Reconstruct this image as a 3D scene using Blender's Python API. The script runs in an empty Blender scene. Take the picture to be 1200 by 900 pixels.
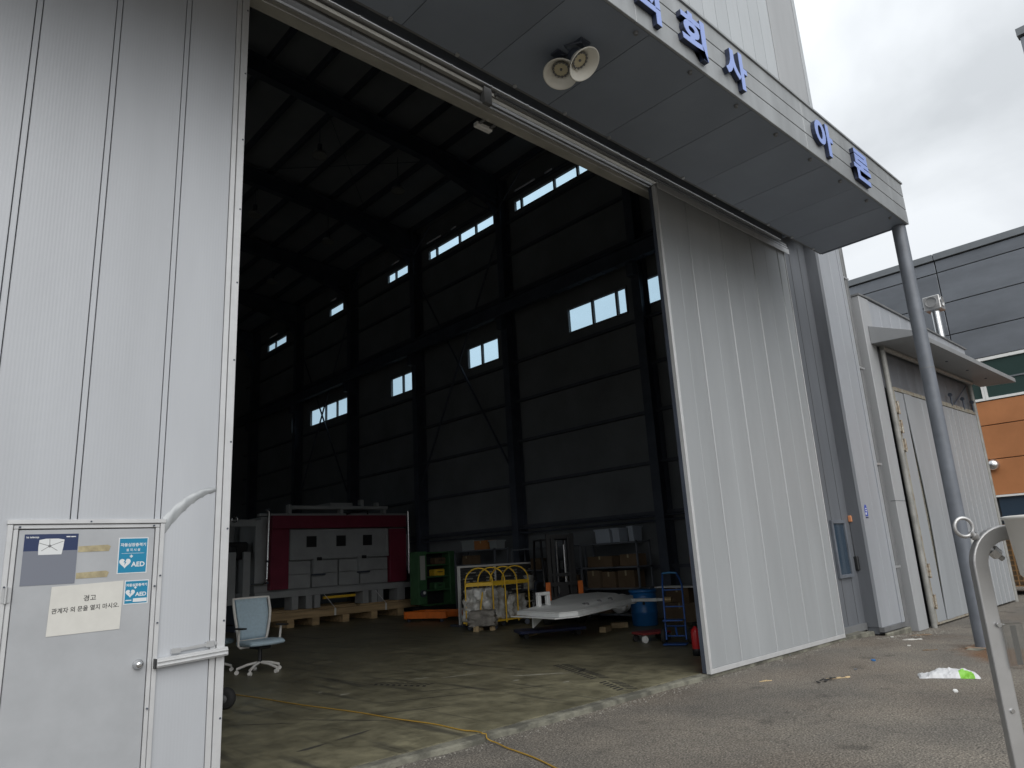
import bpy, bmesh, math, random
from mathutils import Vector, Matrix, noise
R = math.radians
random.seed(7)
sc = bpy.context.scene
COL = sc.collection

# ------------------------------------------------------------------ camera
YAW, PIT, ROL = R(43.2), R(13.8), R(-3.3)
fw = Vector((math.sin(YAW)*math.cos(PIT), math.cos(YAW)*math.cos(PIT), math.sin(PIT)))
r0 = Vector((math.cos(YAW), -math.sin(YAW), 0)); u0 = r0.cross(fw)
rt = math.cos(ROL)*r0 + math.sin(ROL)*u0
up = -math.sin(ROL)*r0 + math.cos(ROL)*u0
cam = bpy.data.cameras.new('camera'); camo = bpy.data.objects.new('camera', cam); COL.objects.link(camo)
M4 = Matrix((rt, up, -fw)).transposed().to_4x4(); M4.translation = Vector((0, 0, 1.6))
camo.matrix_world = M4
cam.sensor_width = 36; cam.lens = 829/1200*36; cam.clip_start = .05; cam.clip_end = 3000
sc.camera = camo

# ------------------------------------------------------------------ sky, sun, exposure
SUN_EL, SUN_AZ = 42, 208          # azimuth clockwise from +y : behind the camera, to its left
w = bpy.data.worlds.new('World'); sc.world = w; w.use_nodes = True
nt = w.node_tree; nt.nodes.clear(); N = nt.nodes.new; L = nt.links.new
out = N('ShaderNodeOutputWorld'); mix = N('ShaderNodeMixShader')
sky = N('ShaderNodeTexSky'); sky.sky_type = 'NISHITA'; sky.sun_disc = False
sky.sun_elevation = R(SUN_EL); sky.sun_rotation = R(SUN_AZ); sky.dust_density = 3
b1 = N('ShaderNodeBackground'); b1.inputs[1].default_value = .1; L(sky.outputs[0], b1.inputs[0])
tc = N('ShaderNodeTexCoord'); mp = N('ShaderNodeMapping'); mp.inputs['Scale'].default_value = (1.5, 1.5, 2.6)
mp.inputs['Location'].default_value = (3.1, 1.7, .4)
L(tc.outputs['Generated'], mp.inputs[0])
n1 = N('ShaderNodeTexNoise'); n1.inputs['Scale'].default_value = 1.6; n1.inputs['Detail'].default_value = 6; n1.inputs['Roughness'].default_value = .5
n1.inputs['Distortion'].default_value = .4
L(mp.outputs[0], n1.inputs[0])
rp = N('ShaderNodeValToRGB'); rp.color_ramp.elements[0].position = .36; rp.color_ramp.elements[1].position = .64
rp.color_ramp.elements[0].color = (.265, .278, .29, 1); rp.color_ramp.elements[1].color = (.385, .40, .415, 1)
L(n1.outputs[0], rp.inputs[0])
sx = N('ShaderNodeSeparateXYZ'); L(tc.outputs['Generated'], sx.inputs[0])
mr = N('ShaderNodeMapRange'); mr.inputs[1].default_value = 0; mr.inputs[2].default_value = 1; mr.inputs[3].default_value = 1.05; mr.inputs[4].default_value = 2.1
L(sx.outputs[2], mr.inputs[0])
b2 = N('ShaderNodeBackground'); L(rp.outputs[0], b2.inputs[0]); L(mr.outputs[0], b2.inputs[1])
mix.inputs[0].default_value = .96
L(b1.outputs[0], mix.inputs[1]); L(b2.outputs[0], mix.inputs[2]); L(mix.outputs[0], out.inputs[0])

sl = bpy.data.lights.new('sun', 'SUN'); sl.energy = 1.45; sl.angle = R(70); sl.color = (1, .97, .93)
so = bpy.data.objects.new('sun', sl); COL.objects.link(so)
az = R(SUN_AZ); el = R(SUN_EL)
sd = Vector((math.sin(az)*math.cos(el), math.cos(az)*math.cos(el), math.sin(el)))
so.rotation_euler = sd.to_track_quat('Z', 'Y').to_euler(); so.location = sd*60

sc.view_settings.view_transform = 'Standard'; sc.view_settings.look = 'None'
sc.view_settings.exposure = 0.75; sc.view_settings.gamma = 1
sc.render.engine = 'CYCLES'
sc.cycles.use_denoising = True
sc.cycles.max_bounces = 10; sc.cycles.diffuse_bounces = 5; sc.cycles.transparent_max_bounces = 12
sc.cycles.sample_clamp_indirect = 8

# ------------------------------------------------------------------ materials
MATS = {}
def mat(name, col, rough=.5, metal=0, var=.0, vscale=3, bump=0, bscale=40, col2=None, stretch=(1, 1, 1), spec=.5, mixlo=.35, mixhi=.65, det=6, rvar=0):
    if name in MATS: return MATS[name]
    m = bpy.data.materials.new(name); m.use_nodes = True; t = m.node_tree
    p = t.nodes['Principled BSDF']; p.inputs['Roughness'].default_value = rough; p.inputs['Metallic'].default_value = metal
    p.inputs['Specular IOR Level'].default_value = spec
    p.inputs['Base Color'].default_value = (*col, 1)
    c = t.nodes.new('ShaderNodeTexCoord'); mp = t.nodes.new('ShaderNodeMapping'); mp.inputs['Scale'].default_value = stretch
    t.links.new(c.outputs['Object'], mp.inputs[0])
    if var or col2:
        n = t.nodes.new('ShaderNodeTexNoise'); n.inputs['Scale'].default_value = vscale; n.inputs['Detail'].default_value = det
        n.inputs['Roughness'].default_value = .6
        t.links.new(mp.outputs[0], n.inputs[0])
        r = t.nodes.new('ShaderNodeValToRGB'); r.color_ramp.elements[0].position = mixlo; r.color_ramp.elements[1].position = mixhi
        a = col if col2 else tuple(x*(1-var) for x in col); b = col2 if col2 else tuple(min(1, x*(1+var)) for x in col)
        r.color_ramp.elements[0].color = (*a, 1); r.color_ramp.elements[1].color = (*b, 1)
        t.links.new(n.outputs[0], r.inputs[0]); t.links.new(r.outputs[0], p.inputs['Base Color'])
        if rvar:
            q = t.nodes.new('ShaderNodeMapRange'); q.inputs[3].default_value = rough-rvar; q.inputs[4].default_value = rough+rvar
            t.links.new(n.outputs[0], q.inputs[0]); t.links.new(q.outputs[0], p.inputs['Roughness'])
    if bump:
        n2 = t.nodes.new('ShaderNodeTexNoise'); n2.inputs['Scale'].default_value = bscale; n2.inputs['Detail'].default_value = 4
        t.links.new(mp.outputs[0], n2.inputs[0])
        bb = t.nodes.new('ShaderNodeBump'); bb.inputs['Strength'].default_value = bump; bb.inputs['Distance'].default_value = .01
        t.links.new(n2.outputs[0], bb.inputs['Height']); t.links.new(bb.outputs[0], p.inputs['Normal'])
    MATS[name] = m; return m
def vary(m, r):
    """each separate sheet differs a little in tone from its neighbours"""
    t = m.node_tree; p = t.nodes['Principled BSDF']; i = p.inputs['Base Color']
    oi = t.nodes.new('ShaderNodeObjectInfo'); q = t.nodes.new('ShaderNodeMapRange'); q.inputs[3].default_value = 1-r; q.inputs[4].default_value = 1+r
    t.links.new(oi.outputs['Random'], q.inputs[0]); v = t.nodes.new('ShaderNodeVectorMath'); v.operation = 'SCALE'; t.links.new(q.outputs[0], v.inputs['Scale'])
    if i.links: t.links.new(i.links[0].from_socket, v.inputs[0])
    else: v.inputs[0].default_value = i.default_value[:3]
    t.links.new(v.outputs[0], i)

def ribbed(name, col, period, rough=.4, metal=.2, depth=.3, var=.05, axis='X'):
    """painted sheet with a fine vertical rib embossed in it, plus faint streaks and dirt"""
    m = mat(name, col, rough, metal, var=var, vscale=1.2, stretch=(1.6, 1.6, .25), mixlo=.3, mixhi=.7)
    t = m.node_tree; p = t.nodes['Principled BSDF']
    c = t.nodes.new('ShaderNodeTexCoord'); wv = t.nodes.new('ShaderNodeTexWave'); wv.wave_type = 'BANDS'; wv.bands_direction = axis
    wv.inputs['Scale'].default_value = 1/period/20*6.2832; wv.inputs['Distortion'].default_value = 0
    t.links.new(c.outputs['Object'], wv.inputs[0])
    n2 = t.nodes.new('ShaderNodeTexNoise'); n2.inputs['Scale'].default_value = 1.1; t.links.new(c.outputs['Object'], n2.inputs[0])
    ad = t.nodes.new('ShaderNodeMath'); ad.operation = 'MULTIPLY_ADD'; ad.inputs[1].default_value = 6
    t.links.new(n2.outputs[0], ad.inputs[0]); t.links.new(wv.outputs['Fac'], ad.inputs[2])
    bb = t.nodes.new('ShaderNodeBump'); bb.inputs['Strength'].default_value = depth; bb.inputs['Distance'].default_value = .004
    t.links.new(ad.outputs[0], bb.inputs['Height']); t.links.new(bb.outputs[0], p.inputs['Normal'])
    return m

def glass(name, tint=(.8, .9, 1), gl=.12, rough=.02):
    m = bpy.data.materials.new(name); m.use_nodes = True; t = m.node_tree; t.nodes.clear()
    o = t.nodes.new('ShaderNodeOutputMaterial'); a = t.nodes.new('ShaderNodeBsdfTransparent'); a.inputs[0].default_value = (*tint, 1)
    g = t.nodes.new('ShaderNodeBsdfGlossy'); g.inputs['Roughness'].default_value = rough
    x = t.nodes.new('ShaderNodeMixShader'); x.inputs[0].default_value = gl
    t.links.new(a.outputs[0], x.inputs[1]); t.links.new(g.outputs[0], x.inputs[2]); t.links.new(x.outputs[0], o.inputs[0])
    MATS[name] = m; return m

PANEL = ribbed('silver_panel', (.455, .475, .505), .022, rough=.45, metal=.2, depth=.05, var=.06)
PANEL2 = ribbed('silver_panel_plain', (.37, .39, .405), .05, rough=.45, metal=.2, depth=.035, var=.07)
TOWER = ribbed('cladding_grey', (.40, .425, .445), .04, rough=.5, metal=.15, depth=.1, var=.07)
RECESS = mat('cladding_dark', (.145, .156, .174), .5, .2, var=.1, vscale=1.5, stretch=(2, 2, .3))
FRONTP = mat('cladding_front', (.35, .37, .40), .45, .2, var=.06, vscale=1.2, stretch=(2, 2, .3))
CORNER = mat('cladding_pale', (.34, .352, .365), .5, .1, var=.06, vscale=1.2, stretch=(2, 2, .3))
ALU = mat('aluminium', (.52, .53, .54), .35, .6, var=.06, vscale=6, stretch=(1, 1, .3))
ALUW = mat('aluminium_white', (.58, .59, .60), .38, .3, var=.05, vscale=6)
GROOVE = mat('joint_sealant', (.07, .075, .08), .8)
SOFFIT = mat('soffit_sheet', (.215, .248, .30), .55, .1, var=.06, vscale=.9)
FASCIA = mat('fascia_sheet', (.29, .305, .315), .5, .25, var=.16, vscale=2.2, stretch=(1, 1, .25))
RAIL = mat('rail_paint', (.40, .395, .36), .5, .1, var=.15, vscale=3, stretch=(.4, 1, 1))
RAILD = mat('rail_dark_steel', (.16, .165, .17), .6, .2, var=.15, vscale=2)  # plain dark grey steel, shared by rails, frames and fittings
BLUE = mat('letter_blue', (.25, .34, .68), .4, 0, var=.05)
BLUED = mat('letter_edge_navy', (.02, .028, .06), .5)
POLE = mat('pole_paint', (.135, .15, .175), .45, .1, var=.14, vscale=3)
DARKST = mat('dark_steel', (.06, .072, .098), .55, .2, var=.2, vscale=2)
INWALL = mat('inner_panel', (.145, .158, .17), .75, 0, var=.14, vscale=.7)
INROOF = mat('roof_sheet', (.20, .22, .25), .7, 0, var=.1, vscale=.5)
BLACK = mat('black_plastic', (.015, .016, .018), .45)
RUBBER = mat('rubber', (.02, .02, .02), .8)
WHITEP = mat('white_paint', (.72, .73, .72), .5, var=.05)
CHROME = mat('chrome_pipe', (.62, .63, .64), .22, .95)
MGREY = mat('machine_grey', (.33, .345, .355), .5, 0, var=.08, vscale=2)
MRED = mat('machine_maroon', (.18, .02, .045), .5, 0, var=.12, vscale=2)
WOOD = mat('timber', (.42, .30, .165), .75, var=.25, vscale=3, stretch=(.3, 3, 3), bump=.2)
WOODP = mat('timber_pale', (.50, .38, .22), .75, var=.2, vscale=4, stretch=(3, .5, 3), bump=.2)
CARD = mat('cardboard', (.14, .095, .056), .85, var=.12, vscale=2)
CARD2 = mat('cardboard_pale', (.18, .13, .085), .85, var=.12, vscale=2)
GREEN = mat('green_paint', (.045, .13, .055), .5, var=.15)
ORANGE = mat('orange_paint', (.72, .17, .02), .5, var=.12, vscale=5)
YELLOW = mat('yellow_paint', (.80, .52, .04), .5, var=.1, vscale=6)
DBLUE = mat('barrel_blue', (.015, .13, .36), .4, var=.1)
TBLUE = mat('truck_blue', (.03, .10, .34), .4, .1, var=.1)
RED = mat('red_paint', (.50, .02, .025), .35, var=.08)
CHAIRF = mat('chair_fabric', (.40, .52, .60), .9, var=.06, vscale=30, bump=.2, bscale=300)
CHAIRM = mat('chair_mesh', (.20, .30, .42), .8, var=.06, vscale=30)
CHAIRW = mat('chair_plastic', (.66, .65, .62), .5)
STAIN = mat('stainless', (.46, .46, .46), .42, .75, var=.06, vscale=8)
ORCLAD = mat('orange_cladding', (.42, .175, .07), .5, .1, var=.10, vscale=.8, rvar=.1)
FARG = mat('far_grey_cladding', (.18, .196, .22), .35, .35, var=.15, vscale=.7, stretch=(1, .5, 1.6))
FARG2 = mat('far_coping', (.17, .185, .20), .45, .3, var=.06)
CONC = mat('concrete_edge', (.09, .088, .072), .85, col2=(.21, .205, .165), vscale=3.5, mixlo=.42, mixhi=.62, bump=.5, bscale=30)
GLASSW = glass('window_glass', (.80, .93, 1.0), .06)
DGLASS = mat('dark_glass', (.03, .055, .05), .06, 0, spec=.9)
DGLASSB = mat('dark_glass_blue', (.03, .05, .075), .1, 0, spec=.8)
PAPER = mat('paper', (.60, .595, .56), .8, var=.03, vscale=12)
CYAN = mat('sticker_cyan', (.01, .21, .37), .35)
STW = mat('sticker_white', (.66, .68, .69), .4)
NAVY = mat('poster_navy', (.02, .035, .10), .35)
POSG = mat('poster_grey', (.17, .185, .225), .4)
INK = mat('ink', (.02, .02, .02), .6)
TAPE = mat('old_tape', (.36, .31, .19), .5, var=.2, vscale=20)
PLASTIC = mat('wrap_plastic', (.26, .25, .22), .3, col2=(.55, .56, .55), vscale=5, mixlo=.4, mixhi=.62)
CLEARP = glass('clear_plastic', (.85, .86, .86), .25, .1)

# asphalt -----------------------------------------------------------
def asphalt():
    m = bpy.data.materials.new('asphalt'); m.use_nodes = True; t = m.node_tree; p = t.nodes['Principled BSDF']; n = t.nodes.new; l = t.links.new
    c = n('ShaderNodeTexCoord')
    big = n('ShaderNodeTexNoise'); big.inputs['Scale'].default_value = .55; big.inputs['Detail'].default_value = 7; big.inputs['Roughness'].default_value = .62; l(c.outputs['Object'], big.inputs[0])
    r1 = n('ShaderNodeValToRGB'); e = r1.color_ramp.elements; e[0].position = .32; e[0].color = (.098, .091, .081, 1); e[1].position = .68; e[1].color = (.182, .162, .134, 1)
    l(big.outputs[0], r1.inputs[0])
    br = n('ShaderNodeTexNoise'); br.inputs['Scale'].default_value = .33; br.inputs['Detail'].default_value = 5; mp = n('ShaderNodeMapping'); mp.inputs['Location'].default_value = (7.3, 2.2, 0); l(c.outputs['Object'], mp.inputs[0]); l(mp.outputs[0], br.inputs[0])
    r2 = n('ShaderNodeValToRGB'); e = r2.color_ramp.elements; e[0].position = .5; e[0].color = (0, 0, 0, 1); e[1].position = .72; e[1].color = (.45, .45, .45, 1); l(br.outputs[0], r2.inputs[0])
    m1 = n('ShaderNodeMixRGB'); m1.inputs[2].default_value = (.125, .09, .062, 1); l(r2.outputs[0], m1.inputs[0]); l(r1.outputs[0], m1.inputs[1])
    # rusty stain running from the pole foot
    g = n('ShaderNodeMapping'); g.vector_type = 'TEXTURE'; g.inputs['Location'].default_value = (11.6, 2.95, 0); g.inputs['Scale'].default_value = (1.35, .55, 1); g.inputs['Rotation'].default_value = (0, 0, R(35)); l(c.outputs['Object'], g.inputs[0])
    ln = n('ShaderNodeVectorMath'); ln.operation = 'LENGTH'; 
    nn = n('ShaderNodeTexNoise'); nn.inputs['Scale'].default_value = 2.2; nn.inputs['Detail'].default_value = 5; l(c.outputs['Object'], nn.inputs[0])
    l(g.outputs[0], ln.inputs[0]); s1 = n('ShaderNodeMath'); s1.operation = 'MULTIPLY_ADD'; s1.inputs[1].default_value = .9; l(nn.outputs[0], s1.inputs[0]); l(ln.outputs['Value'], s1.inputs[2])
    r3 = n('ShaderNodeMapRange'); r3.inputs[1].default_value = 1.0; r3.inputs[2].default_value = 1.5; r3.inputs[3].default_value = .85; r3.inputs[4].default_value = 0; l(s1.outputs[0], r3.inputs[0])
    m2 = n('ShaderNodeMixRGB'); m2.inputs[2].default_value = (.13, .062, .024, 1); l(r3.outputs[0], m2.inputs[0]); l(m1.outputs[0], m2.inputs[1])
    # aggregate speckle
    v = n('ShaderNodeTexVoronoi'); v.inputs['Scale'].default_value = 95; l(c.outputs['Object'], v.inputs[0])
    v2 = n('ShaderNodeTexNoise'); v2.inputs['Scale'].default_value = 60; v2.inputs['Detail'].default_value = 3; l(c.outputs['Object'], v2.inputs[0])
    r4 = n('ShaderNodeMapRange'); r4.inputs[1].default_value = .3; r4.inputs[2].default_value = .72; r4.inputs[3].default_value = .35; r4.inputs[4].default_value = 1.95; l(v2.outputs[0], r4.inputs[0])
    sp = n('ShaderNodeSeparateColor'); l(v.outputs['Color'], sp.inputs[0])
    r5 = n('ShaderNodeMapRange'); r5.inputs[3].default_value = .6; r5.inputs[4].default_value = 1.45; l(sp.outputs[0], r5.inputs[0])
    mu = n('ShaderNodeMath'); mu.operation = 'MULTIPLY'; l(r4.outputs[0], mu.inputs[0]); l(r5.outputs[0], mu.inputs[1])
    m3 = n('ShaderNodeVectorMath'); m3.operation = 'SCALE'; l(m2.outputs[0], m3.inputs[0]); l(mu.outputs[0], m3.inputs['Scale'])
    dv = n('ShaderNodeTexNoise'); dv.inputs['Scale'].default_value = 1.4; dv.inputs['Detail'].default_value = 4; l(c.outputs['Object'], dv.inputs[0])
    av = n('ShaderNodeVectorMath'); av.operation = 'MULTIPLY_ADD'; av.inputs[1].default_value = (.9,.9,0); l(dv.outputs['Color'], av.inputs[0]); l(c.outputs['Object'], av.inputs[2])
    ve = n('ShaderNodeTexVoronoi'); ve.feature = 'DISTANCE_TO_EDGE'; ve.inputs['Scale'].default_value = .42; l(av.outputs[0], ve.inputs[0])
    ck = n('ShaderNodeMapRange'); ck.inputs[1].default_value = .0015; ck.inputs[2].default_value = .007; ck.inputs[3].default_value = .80; ck.inputs[4].default_value = 1; l(ve.outputs['Distance'], ck.inputs[0])
    oil = n('ShaderNodeTexNoise'); oil.inputs['Scale'].default_value = 1.9; oil.inputs['Detail'].default_value = 3; l(mp.outputs[0], oil.inputs[0])
    ol = n('ShaderNodeMapRange'); ol.inputs[1].default_value = .62; ol.inputs[2].default_value = .72; ol.inputs[3].default_value = 1; ol.inputs[4].default_value = .62; l(oil.outputs[0], ol.inputs[0])
    ml = n('ShaderNodeMath'); ml.operation = 'MULTIPLY'; l(ck.outputs[0], ml.inputs[0]); l(ol.outputs[0], ml.inputs[1])
    m4 = n('ShaderNodeVectorMath'); m4.operation = 'SCALE'; l(m3.outputs[0], m4.inputs[0]); l(ml.outputs[0], m4.inputs['Scale'])
    l(m4.outputs[0], p.inputs['Base Color']); p.inputs['Roughness'].default_value = .85
    b = n('ShaderNodeBump'); b.inputs['Strength'].default_value = .7; b.inputs['Distance'].default_value = .006; l(mu.outputs[0], b.inputs['Height']); l(b.outputs[0], p.inputs['Normal'])
    return m
def slab():
    m = bpy.data.materials.new('shop_floor'); m.use_nodes = True; t = m.node_tree; p = t.nodes['Principled BSDF']; n = t.nodes.new; l = t.links.new
    c = n('ShaderNodeTexCoord')
    a = n('ShaderNodeTexNoise'); a.inputs['Scale'].default_value = .8; a.inputs['Detail'].default_value = 8; a.inputs['Roughness'].default_value = .65; a.inputs['Distortion'].default_value = .5; l(c.outputs['Object'], a.inputs[0])
    r1 = n('ShaderNodeValToRGB'); e = r1.color_ramp.elements; e[0].position = .3; e[0].color = (.115, .107, .070, 1); e[1].position = .7; e[1].color = (.215, .20, .132, 1); l(a.outputs[0], r1.inputs[0])
    mp = n('ShaderNodeMapping'); mp.inputs['Scale'].default_value = (5, .45, 1); mp.inputs['Rotation'].default_value = (0, 0, R(28)); l(c.outputs['Object'], mp.inputs[0])
    s = n('ShaderNodeTexNoise'); s.inputs['Scale'].default_value = 1.1; s.inputs['Detail'].default_value = 6; l(mp.outputs[0], s.inputs[0])
    r2 = n('ShaderNodeValToRGB'); e = r2.color_ramp.elements; e[0].position = .56; e[0].color = (0, 0, 0, 1); e[1].position = .7; e[1].color = (.75, .75, .75, 1); l(s.outputs[0], r2.inputs[0])
    m1 = n('ShaderNodeMixRGB'); m1.inputs[2].default_value = (.04, .039, .034, 1); l(r2.outputs[0], m1.inputs[0]); l(r1.outputs[0], m1.inputs[1])
    f = n('ShaderNodeTexNoise'); f.inputs['Scale'].default_value = 3.2; f.inputs['Detail'].default_value = 9; f.inputs['Roughness'].default_value = .7; l(c.outputs['Object'], f.inputs[0])
    r3 = n('ShaderNodeMapRange'); r3.inputs[1].default_value = .3; r3.inputs[2].default_value = .7; r3.inputs[3].default_value = .5; r3.inputs[4].default_value = 1.4; l(f.outputs[0], r3.inputs[0])
    m3 = n('ShaderNodeVectorMath'); m3.operation = 'SCALE'; l(m1.outputs[0], m3.inputs[0]); l(r3.outputs[0], m3.inputs['Scale']); l(m3.outputs[0], p.inputs['Base Color'])
    q = n('ShaderNodeMapRange'); q.inputs[3].default_value = .28; q.inputs[4].default_value = .65; l(f.outputs[0], q.inputs[0]); l(q.outputs[0], p.inputs['Roughness'])
    b = n('ShaderNodeBump'); b.inputs['Strength'].default_value = .15; b.inputs['Distance'].default_value = .01; l(f.outputs[0], b.inputs['Height']); l(b.outputs[0], p.inputs['Normal'])
    return m
ASPH = asphalt(); SLAB = slab()
for m_, r_ in ((FARG,.10),(FARG2,.06),(ORCLAD,.08),(SOFFIT,.035),(FASCIA,.05),(TOWER,.05),(PANEL,.02),(PANEL2,.035),(WOOD,.18),(CARD,.15),(CARD2,.15),(RECESS,.05),(FRONTP,.04)): vary(m_, r_)

# ------------------------------------------------------------------ mesh helpers
class MB:
    def __init__(s): s.v = []; s.f = []; s.sm = []
    def add(s, vs, fs, smooth=False):
        o = len(s.v); s.v += [tuple(x) for x in vs]
        for f in fs: s.f.append(tuple(i+o for i in f)); s.sm.append(smooth)
        return s
    def box(s, x0, x1, y0, y1, z0, z1):
        return s.add([(x0,y0,z0),(x1,y0,z0),(x1,y1,z0),(x0,y1,z0),(x0,y0,z1),(x1,y0,z1),(x1,y1,z1),(x0,y1,z1)],
                     [(3,2,1,0),(4,5,6,7),(0,1,5,4),(1,2,6,5),(2,3,7,6),(3,0,4,7)])
    def obox(s, c, ax, ay, az):
        """oriented box: centre and three half-axis vectors"""
        c, ax, ay, az = map(Vector, (c, ax, ay, az))
        vs = [c+i*ax+j*ay+k*az for k in (-1,1) for i, j in ((-1,-1),(1,-1),(1,1),(-1,1))]
        return s.add(vs, [(3,2,1,0),(4,5,6,7),(0,1,5,4),(1,2,6,5),(2,3,7,6),(3,0,4,7)])
    def bar(s, a, b, w, h, upv=(0,0,1)):
        a, b = Vector(a), Vector(b); d = (b-a); l = d.length; d.normalize(); u = Vector(upv)
        sd = d.cross(u); 
        if sd.length < 1e-4: sd = d.cross(Vector((1,0,0)))
        sd.normalize(); uu = sd.cross(d)
        return s.obox((a+b)/2, d*l/2, sd*w/2, uu*h/2)
    def prism(s, poly, fn, d0, d1):
        """poly 2d (ccw), fn(u,v,d)->xyz"""
        n = len(poly); vs = [fn(u, v, d0) for u, v in poly]+[fn(u, v, d1) for u, v in poly]
        fs = [tuple(range(n-1, -1, -1)), tuple(range(n, 2*n))]+[(i, (i+1) % n, n+(i+1) % n, n+i) for i in range(n)]
        return s.add(vs, fs)
    def cyl(s, a, b, r, r2=None, n=16, caps=True, smooth=True):
        a, b = Vector(a), Vector(b); r2 = r if r2 is None else r2
        d = (b-a).normalized(); t = Vector((0,0,1)) if abs(d.z) < .9 else Vector((1,0,0)); x = d.cross(t).normalized(); y = d.cross(x)
        vs = [a+r*(math.cos(k*2*math.pi/n)*x+math.sin(k*2*math.pi/n)*y) for k in range(n)]+[b+r2*(math.cos(k*2*math.pi/n)*x+math.sin(k*2*math.pi/n)*y) for k in range(n)]
        s.add(vs, [(k, (k+1) % n, n+(k+1) % n, n+k) for k in range(n)], smooth)
        if caps: s.add(vs, [tuple(range(n-1, -1, -1)), tuple(range(n, 2*n))])
        return s
    def tube(s, pts, r, n=8, closed=False):
        pts = [Vector(p) for p in pts]; m = len(pts); vs = []; px = None
        for i, p in enumerate(pts):
            if closed: d = pts[(i+1) % m]-pts[i-1]
            else: d = pts[min(i+1, m-1)]-pts[max(i-1, 0)]
            d.normalize()
            if px is None:
                t = Vector((0,0,1)) if abs(d.z) < .9 else Vector((1,0,0)); px = d.cross(t).normalized()
            else:
                px = (px-d*px.dot(d)).normalized()
            y = d.cross(px)
            vs += [p+r*(math.cos(k*2*math.pi/n)*px+math.sin(k*2*math.pi/n)*y) for k in range(n)]
        fs = []
        for i in range(m if closed else m-1):
            j = (i+1) % m
            fs += [(i*n+k, i*n+(k+1) % n, j*n+(k+1) % n, j*n+k) for k in range(n)]
        s.add(vs, fs, True)
        if not closed: s.add(vs, [tuple(range(n-1, -1, -1)), tuple(range((m-1)*n, m*n))])
        return s
    def lathe(s, prof, org=(0,0,0), axis=(0,0,1), n=24):
        """prof: list of (radius, height along axis)"""
        org, ax = Vector(org), Vector(axis).normalized()
        t = Vector((0,0,1)) if abs(ax.z) < .9 else Vector((1,0,0)); x = ax.cross(t).normalized(); y = ax.cross(x); vs = []
        for r, h in prof: vs += [org+ax*h+max(r, 1e-4)*(math.cos(k*2*math.pi/n)*x+math.sin(k*2*math.pi/n)*y) for k in range(n)]
        fs = [(i*n+k, i*n+(k+1) % n, (i+1)*n+(k+1) % n, (i+1)*n+k) for i in range(len(prof)-1) for k in range(n)]
        return s.add(vs, fs, True)
    def grid_holes(s, us, vs_, solid, fn, d0, d1):
        """cells of the breakpoint grid where solid(u,v) is true, extruded d0..d1, only outer walls kept"""
        nu, nv = len(us)-1, len(vs_)-1
        S = [[solid((us[i]+us[i+1])/2, (vs_[j]+vs_[j+1])/2) for j in range(nv)] for i in range(nu)]
        g = lambda i, j: 0 <= i < nu and 0 <= j < nv and S[i][j]
        for i in range(nu):
            for j in range(nv):
                if not S[i][j]: continue
                a, b, c, d = us[i], us[i+1], vs_[j], vs_[j+1]
                P = [fn(a,c,d0),fn(b,c,d0),fn(b,d,d0),fn(a,d,d0),fn(a,c,d1),fn(b,c,d1),fn(b,d,d1),fn(a,d,d1)]
                F = [(0,1,2,3),(7,6,5,4)]
                if not g(i, j-1): F.append((0,4,5,1))
                if not g(i+1, j): F.append((1,5,6,2))
                if not g(i, j+1): F.append((2,6,7,3))
                if not g(i-1, j): F.append((3,7,4,0))
                s.add(P, F)
        return s
    def mesh(s, name, m=None):
        me = bpy.data.meshes.new(name); me.from_pydata(s.v, [], s.f); me.polygons.foreach_set('use_smooth', s.sm)
        me.validate(); 
        bm = bmesh.new(); bm.from_mesh(me); bmesh.ops.recalc_face_normals(bm, faces=bm.faces); bm.to_mesh(me); bm.free()
        if m: me.materials.append(m)
        return me

def link(name, me, parent=None, loc=None):
    o = bpy.data.objects.new(name, me); COL.objects.link(o)
    if parent: o.parent = parent
    if loc: o.location = loc
    return o
def part(name, mb, m, parent=None, bevel=0, loc=None, kind=None, label=None, seg=1):
    o = link(name, mb.mesh(name, m), parent, loc)
    if bevel:
        b = o.modifiers.new('bevel', 'BEVEL'); b.width = bevel; b.segments = seg; b.limit_method = 'ANGLE'; b.angle_limit = R(40)
    if kind: o['kind'] = kind
    if label: o['label'] = label
    return o
def tag(o, label, cat, group=None):
    o['label'] = label; o['category'] = cat
    if group: o['group'] = group
    return o
def thing(name, label, cat, loc=(0,0,0), rz=0, group=None):
    o = bpy.data.objects.new(name, None); COL.objects.link(o); o.location = loc; o.rotation_euler = (0, 0, rz); o.empty_display_size = .2
    return tag(o, label, cat, group)
def struct(name, mb, m):
    o = part(name, mb, m); o['kind'] = 'structure'; return o
def text_mb(s, size, depth, bold, fn, align='LEFT', sx=1.0):
    """glyph outlines of s as a mesh; fn(u, v, d) places them"""
    c = bpy.data.curves.new('glyph', 'FONT'); c.body = s; c.size = size; c.extrude = depth/2; c.offset = bold; c.align_x = align; c.resolution_u = 4
    o = bpy.data.objects.new('glyph', c); COL.objects.link(o)
    dg = bpy.context.evaluated_depsgraph_get(); me = bpy.data.meshes.new_from_object(o.evaluated_get(dg))
    mb = MB(); mb.add([fn(v.co.x*sx, v.co.y, v.co.z) for v in me.vertices], [tuple(p.vertices) for p in me.polygons])
    bpy.data.objects.remove(o); bpy.data.curves.remove(c); bpy.data.meshes.remove(me)
    return mb
XZ = lambda y: (lambda u, v, d: (u, y+d, v))

# ================================================================== SETTING
GZ = -.05
def gz(x): return GZ if x < 12.6 else max(-.2, GZ-(x-12.6)*.15/2.7)
gx = [-300, 12.6, 13.5, 14.4, 15.3, 500]
struct('ground', MB().add([(x, y, gz(x)) for y in (-300, 500) for x in gx], [(k, k+1, k+7, k+6) for k in range(5)]), ASPH)
fl = struct('workshop_floor', MB().box(-12, 14.85, 5.72, 36.5, -.2, 0), SLAB)
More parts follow.
